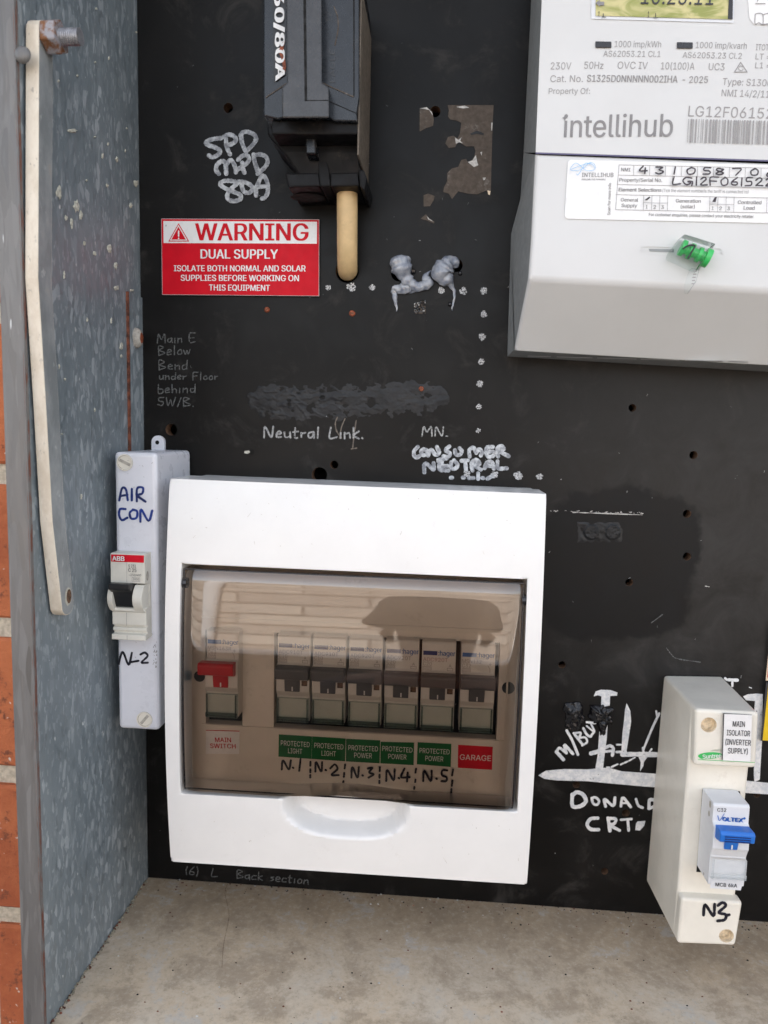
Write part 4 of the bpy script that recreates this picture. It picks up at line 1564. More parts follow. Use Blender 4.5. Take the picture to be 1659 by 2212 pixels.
g.prism([Vector((p.x, -.0275, p.z)).lerp(Vector((OUT[0].x / 2 + OUT[2].x / 2, -.0275, zc_)), .02) for p in bx], [Vector((p.x, -.001, p.z)).lerp(Vector((OUT[0].x / 2 + OUT[2].x / 2, -.001, zc_)), .02) for p in bx], 'void', caps=(0, 1))
g.build('back_box', en)

# inner panel with the two cut-outs for the breakers
dI = .0445
pI = plane(dI)
g = MB()
xs = [HOL[0].x - .004, P(444, 1450, dI).x, P(524, 1450, dI).x, P(592, 1450, dI).x, P(1078, 1450, dI).x, HOL[1].x + .004]
zs = [HOL[0].z + .004, P(760, 1374, dI).z, P(760, 1580, dI).z, HOL[2].z - .004]
for j in range(3):
    for i in range(5):
        if j == 1 and i in (1, 3):
            x0, x1, zz1, zz0 = xs[i], xs[i + 1], zs[j], zs[j + 1]
            a = [(x0, -dI, zz0), (x1, -dI, zz0), (x1, -dI, zz1), (x0, -dI, zz1)]
            g.prism(a, [(x, -dI + .006, z) for x, _, z in a], 'inner_plastic', caps=(0, 0))
            continue
        g.add([(xs[i], -dI, zs[j]), (xs[i + 1], -dI, zs[j]), (xs[i + 1], -dI, zs[j + 1]), (xs[i], -dI, zs[j + 1])], [[0, 1, 2, 3]], 'inner_plastic')
# shallow raised surround of the breaker row
zu, zl = zs[1] + .006, zs[2] - .0002
xa, xb = xs[1] - .002, xs[4] + .004
for (xx0, xx1, zz0, zz1) in ((xa, xb, zu, zu + .0009), (xa, xb, zl - .0009, zl), (xb, xb + .0009, zl - .0009, zu + .0009)):
    g.box(xx0, xx1, -dI - .0009, -dI + .0003, zz0, zz1, 'inner_plastic')
inner = g.build('inner_panel', en)
for x, y, r_ in ((443 - 12, 1461, 13), (1098, 1486, 14)):
    g = MB()
    g.disc(P(x, y, dI + .0002), r_ * (D - dI) / F, 'void')
    g.build('thumb_hole', inner)


# stickers under the breakers
def sticker(corners, base, texts, ink, label=None, parent=en, pl=pI, off=.0002, edge=None):
    g_ = MB()
    g_.q(corners, pl, base, off)
    if edge:
        g_.q(edge[0], pl, edge[1], off + .0001)
    for tx, a_, b3, cp, bd in texts:
        g_.T(tx, *a_, *b3, cp, pl, ink, bd, off + .00015)
    o_ = g_.build('circuit_label', parent)
    if label:
        o_['label'] = label
    return o_


kc, kd = K(550, 1800, 700), K(1150, 1800, 700)
sticker(kmap(kc, [(287, 1367), (545, 1372), (542, 1550), (285, 1548)]), 'sign_white', [('MAIN', kc(358, 1456), kc(480, 1458), 9.8, .012), ('SWITCH', kc(320, 1502), kc(516, 1506), 9.8, .012)], 'red_print', 'white label with red words MAIN SWITCH',
        edge=(kmap(kc, [(287, 1364), (545, 1370), (545, 1376), (287, 1369)]), 'red_print'))
sticker(kmap(kc, [(848, 1398), (1104, 1414), (1100, 1588), (845, 1570)]), 'green_print', [('PROTECTED', kc(864, 1482), kc(1086, 1496), 11, 0), ('LIGHT', kc(920, 1542), kc(1028, 1549), 11, 0)], 'sign_white', 'green label PROTECTED LIGHT, first from the left')
sticker(kmap(kc, [(1105, 1414), (1364, 1430), (1360, 1606), (1101, 1588)]), 'green_print', [('PROTECTED', kc(1122, 1500), kc(1346, 1514), 11, 0), ('LIGHT', kc(1178, 1561), kc(1288, 1567), 11, 0)], 'sign_white', 'green label PROTECTED LIGHT, second from the left')
sticker(kmap(kc, [(1367, 1432), (1630, 1444), (1626, 1622), (1365, 1607)]), 'green_print', [('PROTECTED', kc(1385, 1518), kc(1612, 1529), 11, 0), ('POWER', kc(1430, 1576), kc(1566, 1582), 11, 0)], 'sign_white', 'green label PROTECTED POWER above N.3')
sticker(kmap(kd, [(211, 1455), (470, 1461), (466, 1636), (209, 1622)]), 'green_print', [('PROTECTED', kd(224, 1524), kd(456, 1538), 11, 0), ('POWER', kd(270, 1585), kd(410, 1592), 11, 0)], 'sign_white', 'green label PROTECTED POWER above N.4')
sticker(kmap(kd, [(497, 1458), (757, 1472), (752, 1650), (490, 1629)]), 'green_print', [('PROTECTED', kd(511, 1540), kd(742, 1552), 11, 0), ('POWER', kd(556, 1600), kd(694, 1607), 11, 0)], 'sign_white', 'green label PROTECTED POWER above N.5')
sticker(kmap(kd, [(809, 1479), (1076, 1494), (1070, 1672), (806, 1656)]), 'red_print', [('GARAGE', kd(822, 1592), kd(1062, 1603), 12, 0)], 'sign_white', 'red label GARAGE')
g = MB()
pIh = plane(dI + .0003)
mk = 'marker'
for pts in ([(870, 1670), (880, 1600), (925, 1670), (940, 1600)], [(956, 1655), (960, 1658)], [(1015, 1590), (1005, 1680)], [(1092, 1610), (1091, 1640)], [(1091, 1668), (1091, 1690)], [(1091, 1712), (1091, 1730)],
            [(1130, 1685), (1135, 1612), (1175, 1685), (1182, 1612)], [(1208, 1672), (1213, 1675)], [(1245, 1660), (1280, 1630), (1300, 1665), (1255, 1710), (1310, 1712)], [(1360, 1630), (1356, 1660)], [(1353, 1695), (1350, 1725)], [(1347, 1758), (1344, 1772)],
            [(1408, 1730), (1415, 1650), (1455, 1730), (1465, 1650)], [(1492, 1712), (1497, 1715)], [(1535, 1660), (1570, 1655), (1545, 1690), (1580, 1705), (1540, 1730)], [(1628, 1650), (1626, 1680)], [(1625, 1708), (1625, 1730)], [(1624, 1755), (1624, 1772)]):
    g.stroke(kmap(kc, pts), 4.6, pIh, mk)
for pts in ([(255, 1755), (262, 1670), (312, 1750), (320, 1665)], [(350, 1732), (355, 1735)], [(395, 1660), (370, 1725), (435, 1725)], [(420, 1690), (415, 1758)], [(485, 1660), (480, 1690)], [(480, 1745), (478, 1762)], [(472, 1800), (470, 1815)],
            [(540, 1755), (548, 1675), (598, 1755), (605, 1675)], [(640, 1735), (645, 1738)], [(725, 1672), (688, 1672), (685, 1710), (720, 1725), (715, 1755), (680, 1755)], [(770, 1665), (762, 1710)], [(765, 1750), (760, 1790)], [(757, 1815), (755, 1845)]):
    g.stroke(kmap(kd, pts), 4.6, pIh, mk)
g.build('handwriting', en)['label'] = 'black marker numbers N.1 to N.5 below the breaker labels'

# smoked window cover: bowed shell with side walls
CO = [P(394, 1231, dh), P(1133, 1263, dh), P(1109, 1752, dh), P(394, 1709, dh)]
bm = bmesh.new()
nr, nc = 40, 60
grid = [[None] * (nc + 1) for _ in range(nr + 1)]
for j in range(nr + 1):
    for i in range(nc + 1):
        u, v_ = i / nc, j / nr
        p = lerp2(CO, u, v_)
        z = p.z
        if v_ > .9 and .28 < u < .72:      # finger notch in the lower edge
            z += (v_ - .9) / .1 * .0022 * math.cos((u - .5) / .44 * math.pi) ** 2
        e = min(1, min(u, 1 - u) / .045)
        rr = (1 - math.sqrt(max(0, 1 - (1 - e) ** 2))) * .0028
        y = -(d0 + bulge(z) * 1.12 - .0004) + rr
        if v_ < .04:
            y += (1 - v_ / .04) ** 2 * .0015
        grid[j][i] = bm.verts.new((p.x, y, z))
for j in range(nr):
    for i in range(nc):
        bm.faces.new((grid[j][i], grid[j][i + 1], grid[j + 1][i + 1], grid[j + 1][i]))
be = [e for e in bm.edges if e.is_boundary]
ex = bmesh.ops.extrude_edge_only(bm, edges=be)
for f_ in [x for x in ex['geom'] if isinstance(x, bmesh.types.BMFace)]:
    f_.material_index = 1
for v_ in [x for x in ex['geom'] if isinstance(x, bmesh.types.BMVert)]:
    v_.co.y = -.0465
bmesh.ops.recalc_face_normals(bm, faces=bm.faces)
me = bpy.data.meshes.new('window_cover')
for v_ in bm.verts:
    v_.co -= en.location
bm.to_mesh(me)
bm.free()
me.materials.append(MATS['smoked_cover'])
me.materials.append(MATS['smoked_edge'])
me.polygons.foreach_set('use_smooth', [True] * len(me.polygons))
me.set_sharp_from_angle(angle=R(50))
cv = bpy.data.objects.new('window_cover', me)
C.objects.link(cv)
cv.parent = en
g = MB()     # dark edge bead around the cover
edge = [grid for grid in ()]
loop = [CO[0], CO[1], CO[2], CO[3]]
def edge_y(z): return -(d0 + bulge(z) * 1.12 - .0030)
pts = []
for a, b2, n in ((0, 3, 24), (3, 2, 8), (2, 1, 24), (1, 0, 8)):
    for k in range(n):
        p = CO[a].lerp(CO[b2], k / n)
        pts.append(Vector((p.x, edge_y(p.z), p.z)))
pts.append(pts[0])
g.tube(pts, .0005, 'led_black', 6, caps=False)
for x, y in ((392, 1262), (1133, 1300)):
    c0 = P(x, y, dh)
    g.tube([(c0.x - .001, c0.y + .004, c0.z), (c0.x + .0018, c0.y + .004, c0.z)], .0028, 'led_black', 12)
g.build('hinge_edge', cv)


# ------------------------------------------------------------------ din-rail breakers
def breaker(name, loc, label, W=.0174, zt=(.0155, .0230), zs_=.0296, zw=(.0335, .0460), body='breaker_plastic', tog='toggle_grey', fdeep=.018, bar=(-.0087, .0087), stem=.0042, tf=(.0028, .0078), kind='mcb', label_face=0.0):
    t_ = thing(name, loc, label, 'circuit breaker', 'circuit breakers inside the large enclosure' if kind == 'mcb' else None)
    o3 = Vector(loc)
    h = W / 2
    g_ = MB()
    prof_ = [(fdeep, 0), (.0008, 0), (0, .001), (0, zt[0] - .0005), (-.0022, zt[0] + .001), (-.0026, zs_), (-.0018, zs_ + .0012), (-.0004, zw[0] - .0008), (-.0004, zw[1]), (fdeep, zw[1])]
    g_.extrude_x([(o3.y + a_, o3.z - z_) for a_, z_ in prof_], o3.x - h, o3.x + h, body)
    g_.build('body', t_, bevel=.0004, seg=2)
    g_ = MB()
    a0, a1 = zt
    pr = [(-tf[0] + .002, a0 + .0004), (-tf[1] + .0012, a0), (-tf[1], a0 + .0012), (-tf[1] + .0006, a1 - .0012), (-tf[0] - .001, a1), (-tf[0] + .002, a1)]
    g_.extrude_x([(o3.y + a_, o3.z - z_) for a_, z_ in pr], o3.x + bar[0], o3.x + bar[1], tog)
    pr = [(-tf[0] + .002, a1 - .001), (-tf[0] - .0018, a1 - .001), (-tf[0] - .0004, zs_), (-tf[0] + .002, zs_)]
    g_.extrude_x([(o3.y + a_, o3.z - z_) for a_, z_ in pr], o3.x - stem, o3.x + stem * .9, tog)
    tg = g_.build('toggle', t_, bevel=.0005, seg=2)
    g_ = MB()
    g_.box(o3.x - .0003, o3.x + .0003, o3.y - tf[0] - .0012, o3.y - tf[0], o3.z - zs_ + .0008, o3.z - zs_ + .003, 'sign_white')
    g_.build('position_mark', tg)
    return t_, o3


def label_box(t_, o3, W, zw, rim='clear_edge', pane='clear_green'):
    h = W / 2 - .0003
    g_ = MB()
    y0, y1 = o3.y - .0006, o3.y - .0024
    a_ = [(o3.x - h, y1, o3.z - zw[0]), (o3.x + h, y1, o3.z - zw[0]), (o3.x + h, y1, o3.z - zw[1]), (o3.x - h, y1, o3.z - zw[1])]
    g_.prism(a_, [(x, y0, z) for x, _, z in a_], rim, caps=(0, 0))
    g_.add(a_, [[0, 1, 2, 3]], pane)
    for z_ in (zw[1] - .0026,):
        g_.box(o3.x - h, o3.x + h, y1 - .0007, y1, o3.z - z_ - .0022, o3.z - z_, rim)
    for s_ in (-1, 1):
        xx = o3.x + s_ * (h - .0007)
        g_.box(xx - .0004, xx + .0004, y1 - .0004, y1, o3.z - zw[1], o3.z - zw[0], rim)
    return g_.build('label_holder', t_)


def hager_print(t_, o3, model, rating, pill, sym=True):
    g_ = MB()
    n_ = Vector((0, -.00012, 0))
    X_ = lambda x, z: o3 + Vector((x, 0, -z)) + n_
    def tx(s__, x0, x1, z, cap, mat, bd=0):
        g_.text3(s__, X_(x0, z), Vector((x1 - x0, 0, 0)), Vector((0, 0, cap)), mat, bd)
    g_.add([X_(-.0080, .0048), X_(-.0008, .0048), X_(-.0008, .0070), X_(-.0080, .0070)], [[0, 1, 2, 3]], pill)
    tx(':hager', -.0003, .0083, .0070, .0026, 'blue_print', .02)
    tx(model, -.0080, .0046 if len(model) > 6 else .0018, .0103, .0020, 'grey_print')
    tx(rating, -.0080, -.0035, .0126, .0020, 'grey_print')
    tx('6000', -.0077, -.0040, .0146, .0013, 'grey_print')
    for a_, b3, c_, d__ in ((-.0081, -.0036, .0130, .0132), (-.0081, -.0036, .0148, .0150), (-.0081, -.0079, .0130, .0150), (-.0038, -.0036, .0130, .0150)):
        g_.add([X_(a_, c_), X_(b3, c_), X_(b3, d__), X_(a_, d__)], [[0, 1, 2, 3]], 'grey_print')
    if sym:
        tx('A', .0052, .0066, .0130, .0015, 'grey_print')
        for a_, b3, c_, d__ in ((.0044, .0074, .0134, .0136), (.0044, .0074, .0147, .0149), (.0044, .0046, .0134, .0149), (.0072, .0074, .0134, .0149)):
            g_.add([X_(a_, c_), X_(b3, c_), X_(b3, d__), X_(a_, d__)], [[0, 1, 2, 3]], 'grey_print')
    else:
        for (xa_, za_), (xb_, zb_) in (((.0062, .0095), (.0062, .0112)), ((.0052, .0112), (.0062, .0130)), ((.0062, .0130), (.0062, .0148)), ((.0054, .0104), (.0070, .0104))):
            d_ = Vector((xb_ - xa_, 0, -(zb_ - za_))).normalized().cross(Vector((0, 1, 0))) * .0001
            p_, q_ = X_(xa_, za_), X_(xb_, zb_)
            g_.add([p_ - d_, q_ - d_, q_ + d_, p_ + d_], [[0, 1, 2, 3]], 'grey_print')
    g_.build('lettering', t_)


dL = .0515


def topc(xc, y):
    return P(xc, y, dL)


ms, o3 = breaker('circuit_breaker', topc(481, 1363), 'main switch breaker with a red toggle, alone at the left', tog='toggle_red', bar=(-.0112, .0076))
hager_print(ms, o3, 'MSN163R', 'C63', 'blue_print', False)
label_box(ms, o3, .0174, (.0335, .0460))
c10, o3 = breaker('circuit_breaker', topc(635.5, 1371), 'grey-toggle breaker above N.1, leftmost of the row of six')
hager_print(c10, o3, 'ADC910T', 'C10', 'dark_blue')
g = MB()
g.box(o3.x + .0047, o3.x + .0076, o3.y - .0030, o3.y - .0020, o3.z - .0262, o3.z - .0236, 'hole_wall')
g.build('trip_flag', c10)
label_box(c10, o3, .0174, (.0335, .0460))
o = copy_tree(c10)
o.location = topc(712.5, 1375)
o['label'] = 'grey-toggle breaker above N.2, second in the row of six'
c20, o3 = breaker('circuit_breaker', topc(791, 1379), 'grey-toggle breaker above N.3, third in the row of six')
hager_print(c20, o3, 'ADC920T', 'C20', 'dark_blue')
g = MB()
g.box(o3.x + .0047, o3.x + .0076, o3.y - .0030, o3.y - .0020, o3.z - .0262, o3.z - .0236, 'hole_wall')
g.build('trip_flag', c20)
label_box(c20, o3, .0174, (.0335, .0460))
for xc, y, lb in ((870, 1383, 'grey-toggle breaker above N.4, fourth in the row of six'), (949, 1387, 'grey-toggle breaker above N.5, fifth in the row of six')):
    o = copy_tree(c20)
    o.location = topc(xc, y)
    o['label'] = lb
gr, o3 = breaker('circuit_breaker', topc(1034, 1391), 'grey-toggle garage breaker above the red label, rightmost of the row of six')
hager_print(gr, o3, 'MSN132', 'C32', 'blue_print', False)
label_box(gr, o3, .0174, (.0335, .0460))

# ------------------------------------------------------------------ left single-breaker enclosure
ac = thing('breaker_enclosure', P(300, 1575, 0), 'narrow white single breaker enclosure marked AIR CON in blue', 'enclosure')
dN = .052
TL, TR, BR, BL = P(249, 975, dN), P(341, 979, dN), P(341, 1579, dN), P(253, 1574, dN)
x0, x1 = (TL.x + BL.x) / 2, (TR.x + BR.x) / 2
zt_, zb_ = (TL.z + TR.z) / 2, (BL.z + BR.z) / 2
g = MB()
g.box(x0, x1, -dN, -.0002, zb_, zt_, 'cool_plastic')
acb = g.build('box', ac, bevel=.0022, seg=3)
pN = plane(dN)
g = MB()
c0 = P(342, 958, .002)
pts = [(c0.x - .0038, zt_ - .002), (c0.x + .0038, zt_ - .002)] + [(c0.x + math.cos(a) * .0038, c0.z + .0008 + math.sin(a) * .0038) for a in [math.pi * k / 10 for k in range(11)]]
g.prism([(x, -.0028, z) for x, z in pts], [(x, -.0004, z) for x, z in pts], 'cool_plastic')
g.disc((c0.x - .0003, -.0029, c0.z + .0006), .0012, 'void')
g.build('mounting_lug', ac)
for x, y, an in ((270, 999, -25), (312.5, 1554, 50)):
    c0 = P(x, y, dN)
    rr = 18.5 * (D - dN) / F
    g = MB()
    n = 24
    rg = lambda r_, yy: [(c0.x + r_ * math.cos(2 * math.pi * k / n), yy, c0.z + r_ * math.sin(2 * math.pi * k / n)) for k in range(n)]
    A_, B_, D_ = rg(rr, -dN - .0006), rg(rr * .86, -dN - .0006), rg(rr * .82, -dN - .0001)
    g.prism(A_, rg(rr, -dN + .0005), 'screw_grey', caps=(0, 0))
    g.add(A_ + B_, [[i, (i + 1) % n, n + (i + 1) % n, n + i] for i in range(n)], 'cream_plastic')
    g.prism(B_, D_, 'screw_grey', caps=(0, 0))
    g.add(D_, [list(range(n))], 'cream_plastic')
    dx, dz = math.cos(R(an)) * rr * .72, math.sin(R(an)) * rr * .72
    nx_, nz_ = -dz * .24, dx * .24
    g.poly([(c0.x + sx * dx + sy * nx_, -dN - .0003, c0.z + sx * dz + sy * nz_) for sx, sy in ((-1, -1), (1, -1), (1, 1), (-1, 1))], 'screw_grey')
    g.build('cover_screw', ac)
g = MB()
pNh = plane(dN + .0002)
k8 = K(0, 1700, 850)
for pts in ([(758, 1520), (775, 1445), (800, 1450), (812, 1518)], [(765, 1492), (810, 1485)], [(838, 1448), (838, 1520)], [(870, 1525), (872, 1445), (908, 1440), (905, 1475), (875, 1490), (925, 1528)],
            [(798, 1575), (765, 1575), (757, 1610), (775, 1645), (810, 1630)], [(845, 1580), (825, 1600), (835, 1635), (868, 1630), (872, 1590), (845, 1578)], [(893, 1655), (897, 1578), (945, 1650), (968, 1585)]):
    g.stroke(kmap(k4, pts), 5.0, pNh, 'marker_blue')
g.build('handwriting', ac)['label'] = 'blue marker words AIR CON'
g = MB()
for pts in ([(755, 900), (770, 838), (785, 830), (818, 905), (838, 830)], [(835, 888), (880, 880)], [(893, 840), (920, 828), (938, 850), (900, 890), (940, 892)]):
    g.stroke(kmap(k8, pts), 4.6, pNh, 'marker')
g.build('handwriting', ac)['label'] = 'black marker N-2'
g = MB()
for i in range(26):
    x, y = 335 + rnd.gauss(0, 2.5), rnd.uniform(1385, 1440)
    g.stroke([(x, y), (x + rnd.uniform(-2, 2), y + rnd.uniform(1, 4))], rnd.uniform(.6, 1.6), pNh, 'grey_print', .5)
for i in range(30):
    x, y = rnd.uniform(255, 335), rnd.uniform(990, 1560)
    g.stroke([(x, y), (x + rnd.uniform(-3, 3), y + rnd.uniform(-1, 3))], rnd.uniform(.4, 1.0), pNh, 'mid_print', .5)
g.build('scuffs', acb)

# its breaker (red strip, black rocker)
kA = K(330, 1750, 200, 1106)
dQ = .0605
ab = thing('circuit_breaker', P(275, 1384, dN), 'cream breaker with red top strip and black toggle on the narrow left enclosure', 'circuit breaker')
pQ = plane(dQ)
A = lambda x, y, d=dQ: P(*kA(x, y), d)
xl, xr = A(165, 700).x, A(778, 700).x
zz = lambda y, d=dQ: A(470, y, d).z
g = MB()
prof = [(-.050, zz(290)), (-dQ + .0006, zz(290)), (-dQ, zz(315)), (-dQ, zz(820)), (-dQ + .006, zz(860)), (-dQ + .006, zz(1255)), (-dQ, zz(1270)), (-dQ - .0002, zz(1320)), (-dQ + .0012, zz(1350)), (-dQ + .0012, zz(1585)),
        (-dQ + .003, zz(1595)), (-dQ + .003, zz(1630)), (-dQ + .0018, zz(1640)), (-dQ + .0018, zz(1695)), (-dQ + .003, zz(1710)), (-dQ + .003, zz(1745)), (-dQ, zz(1750)), (-dQ, zz(1845)), (-.050, zz(1845))]
g.extrude_x(prof, xl, xr, 'breaker_cream')
bbod = g.build('body', ab, bevel=.0003)
g = MB()     # curved cheeks either side of the rocker
for xa, xb in ((xl - .0006, A(240, 1000).x), (A(598, 1000).x, xr - .0004)):
    yc0, r0 = -dQ + .006, None
    z1, z2 = zz(850), zz(1330)
    arc = []
    for k in range(13):
        s_ = k / 12
        arc.append((-dQ - .0040 * math.sin(math.pi * s_) ** .8 + .0006, z1 + (z2 - z1) * s_))
    g.extrude_x([(-dQ + .007, z1)] + arc + [(-dQ + .007, z2)], xa, xb, 'breaker_cream')
g.build('cheek', bbod, bevel=.0003)
g = MB()
pr = [(-dQ + .004, zz(830)), (-dQ - .0050, zz(800)), (-dQ - .0052, zz(905)), (-dQ - .0024, zz(965)), (-dQ - .0012, zz(1050)), (-dQ + .0012, zz(1262)), (-dQ + .0058, zz(1262))]
g.extrude_x(pr, A(200, 1000).x, A(590, 1000).x, 'toggle_black')
g.build('toggle', ab, bevel=.0006)
g = MB()
g.q(kmap(kA, [(178, 300), (770, 320), (768, 452), (178, 430)]), pQ, 'red_print', .0002)
g.T('ABB', *kA(210, 408), *kA(422, 416), 9.5, pQ, 'sign_white', .06, .0004)
g.T('S 231', *kA(490, 534), *kA(626, 538), 6, pQ, 'dark_print', .012)
g.T('C 25', *kA(488, 614), *kA(632, 620), 7.5, pQ, 'dark_print', .015)
g.T('~230/400', *kA(495, 690), *kA(720, 696), 4.8, pQ, 'dark_print')
g.T('3000', *kA(570, 766), *kA(680, 772), 4.6, pQ, 'dark_print')
for q4 in ([(552, 712), (698, 720), (698, 725), (552, 717)], [(552, 782), (698, 788), (698, 793), (552, 787)], [(552, 712), (557, 712), (557, 787), (552, 787)], [(693, 720), (698, 720), (698, 793), (693, 793)], [(458, 320), (462, 320), (462, 800), (458, 800)]):
    g.q(kmap(kA, q4), pQ, 'grey_print', .0002)
g.build('lettering', ab)
g = MB()
g.q(kmap(kA, [(450, 1350), (456, 1350), (456, 1585), (450, 1585)]), plane(dQ - .0010), 'grey_print')
g.q(kmap(kA, [(460, 1760), (466, 1760), (466, 1840), (460, 1840)]), plane(dQ + .0002), 'grey_print')
c0 = Vector((xr + .0001, -dQ + .0035, zz(700)))
g.disc(c0, .0016, 'screw_grey', axis='x', rz=.0025)
g.build('seam', bbod)

# ------------------------------------------------------------------ right isolator enclosure
iso = thing('breaker_enclosure', P(1500, 1890, 0), 'tall cream breaker enclosure with a main isolator sticker, marked N3', 'enclosure')
dT, dM = .060, .0545
TL, TR, BR, BL = P(1503, 1532, dT), P(1640, 1539, dT), P(1589, 2044, dT), P(1463, 2039, dT)
bTL, bTR, bBL = P(1433, 1458, .0), P(1560, 1460, .0), P(1395, 1902, 0)
bBR = bBL + (BR - BL)
Q = lambda p, y: Vector((p.x, y, p.z))
fa = [TL, TR, BR, BL]
ba = [bTL, bTR, bBR, bBL]
g = MB()
f_ = dM / dT
g.prism([b2.lerp(a, f_) for a, b2 in zip(fa, ba)], [Vector((b2.x, -.0002, b2.z)) for b2 in ba], 'cream_plastic')
ib = g.build('box', iso, bevel=.0018, seg=3)
u1, u2 = P(1499, 1654, dT), P(1633, 1660, dT)
l1, l2 = P(1472.5, 1940, dT), P(1605, 1949, dT)
caps_ = []
for q4 in ([TL, TR, u2, u1], [l1, l2, BR, BL]):
    g = MB()
    g.prism(q4, [Q(p, -dM + .002) for p in q4], 'cream_plastic')
    caps_.append(g.build('end_cap', iso, bevel=.0016, seg=3))
pT = plane(dT)
kH = K(2200, 2500, 300, 1106)
for cap_o, (x, y), r_ in ((caps_[0], kR(833, 845), 16.8), (caps_[1], kH(607, 2015), 16.0)):
    c0 = P(x, y, dT)
    bore(cap_o, c0, r_ * (D - dT) / F, -dT - .002, -dT + .0048, 'hole_tan')
g = MB()
dK = dT + .0012
cs = kmap(kR, [(1036, 698), (1398, 714), (1380, 1328), (1016, 1308)])
cs2 = kmap(kR, [(1024, 688), (1398, 710), (1382, 1326), (1005, 1300)])
g.prism([P(*c_, dK) for c_ in cs2], [P(*c_, dT) for c_ in cs2], 'dark_print')
g.q(cs, plane(dK), 'sign_white', .0001)
pK = plane(dK)
for s_, a, b2 in (('MAIN', (1142, 862), (1300, 868)), ('ISOLATOR', (1064, 976), (1368, 990)), ('SUPPLY)', (1080, 1212), (1338, 1222)), ('(INVERTER', (1048, 1096), (1378, 1112))):
    g.T(s_, *kR(*a), *kR(*b2), 12.8, pK, 'dark_print', .006, .0003)
g.build('isolator_sticker', iso)
g = MB()
el = [(850 + 160 * math.cos(a), 1243 + 44 * math.sin(a) - .04 * 160 * math.cos(a)) for a in [2 * math.pi * k / 24 for k in range(24)]]
g.q(kmap(kR, el), pT, 'light_green', .0002)
g.T('Suntree', *kR(752, 1282), *kR(996, 1266), 9.5, pT, 'sign_white', .02, .0004)
g.q(kmap(kR, [(692, 1292), (1434, 1330), (1434, 1337), (692, 1299)]), pT, 'light_green', .0002)
g.q(kmap(kR, [(690, 1255), (730, 1288), (800, 1296), (720, 1276)]), pT, 'light_green', .0002)
g.q(kmap(kR, [(840, 1190), (875, 1165), (1000, 1155), (1000, 1190), (930, 1185)]), pT, 'clear_green', .0002)
g.build('maker_print', iso)
g = MB()
pTh = plane(dT + .0002)
for pts in ([(332, 1765), (352, 1640), (450, 1775), (465, 1635)], [(505, 1650), (560, 1615), (600, 1650), (520, 1725), (540, 1745), (600, 1760), (585, 1820), (500, 1835)], [(600, 1770), (640, 1760)]):
    g.stroke(kmap(kH, pts), 6.2, pTh, 'marker')
g.build('handwriting', iso)['label'] = 'black marker N3'
# dark slot the breaker sits in
g = MB()
g.q(kmap(k7, [(1241, 168), (1480, 180), (1500, 300), (1480, 700), (1203, 692), (1222, 470)]), plane(dM), 'void', .0002)
g.build('breaker_slot', iso)
# breaker with blue toggle
dV = .0705
vb, o3 = breaker('circuit_breaker', P(1581, 1738, dV), 'light grey breaker with a bright blue toggle on the cream enclosure', zt=(.0095, .0160), zs_=.0213, zw=(.0268, .0412), body='breaker_grey', tog='toggle_blue', fdeep=.0155, stem=.0033, bar=(-.0076, .0084), tf=(.0028, .0088), kind='single', W=.0170)
label_box(vb, o3, .0170, (.0268, .0368), 'clear_plastic', 'clear_plastic')
pV = plane(dV)
g = MB()
g.T('C32', *kH(495, 520), *kH(601, 524), 8, pV, 'dark_print', .01)
g.T('OLTEX', *kH(556, 630), *kH(800, 646), 9, pV, 'logo_blue', .03)
g.stroke(kmap(kH, [(503, 572), (525, 630), (580, 550)]), 1.8, plane(dV + .0002), 'logo_blue', 0, .3)
g.disc(P(*kH(823, 606), dV + .0002), .0006, 'logo_blue')
g.q(kmap(kH, [(780, 684), (808, 660), (830, 690), (822, 690), (806, 668), (790, 685)]), pV, 'dark_print', .0002)
for dz in (.0117, .0129, .0141):
    g.box(o3.x - .0055, o3.x + .0062, o3.y - .0090, o3.y - .0086, o3.z - dz - .0002, o3.z - dz + .0002, 'dark_blue')
pw = plane(dV + .0012)
g.q(kmap(kH, [(425, 1350), (812, 1372), (785, 1478), (415, 1450)]), pw, 'breaker_grey', -.0006)
g.T('MCB 6kA', *kH(478, 1424), *kH(738, 1440), 8.4, pw, 'dark_print', .006, -.0004)
g.build('lettering', vb)
xs_ = o3.x - .0085
for z_, y_, r_ in ((.0005, .004, .0013), (.0055, .0045, .0011), (.0375, .0055, .0006)):
    g = MB()
    g.disc((xs_ - .0001, o3.y + y_, o3.z - z_ - .002), r_, 'screw_grey', axis='x', rz=r_ * 1.3)
    g.build('side_rivet', vb)

# ------------------------------------------------------------------ electricity meter
mt = thing('electricity_meter', P(1400, 785, 0), 'large pale grey electricity meter with printed faceplate and display', 'meter')
dE = .058
pE = plane(dE)
FR = [(1174, -90), (1157, 330), (1148.5, 520), (1142.6, 602), ]
TRx = 1840
front_up = [(1174, -90), (TRx, -75), (TRx, 638), (1142.6, 602.5), (1148.5, 520), (1156, 330)]
low_l = P(1112, 757, .028)
xm = (P(1157, 330, dE).x + P(TRx, 352, dE).x) / 2
tilt = (P(TRx, 638, dE).z - P(1142.6, 602.5, dE).z) / (P(TRx, 638, dE).x - P(1142.6, 602.5, dE).x)
mir = lambda p: Vector((2 * xm - p.x, p.y, p.z + tilt * 2 * (xm - p.x)))
low_r = mir(low_l)
g = MB()
fu_ = [P(x, y, dE) for x, y in front_up]
back_l = [P(1152, -90, .003), P(1131, 330, .003), P(1124, 430, .003), P(1104, 505, .003), P(1096, 760, .004)]
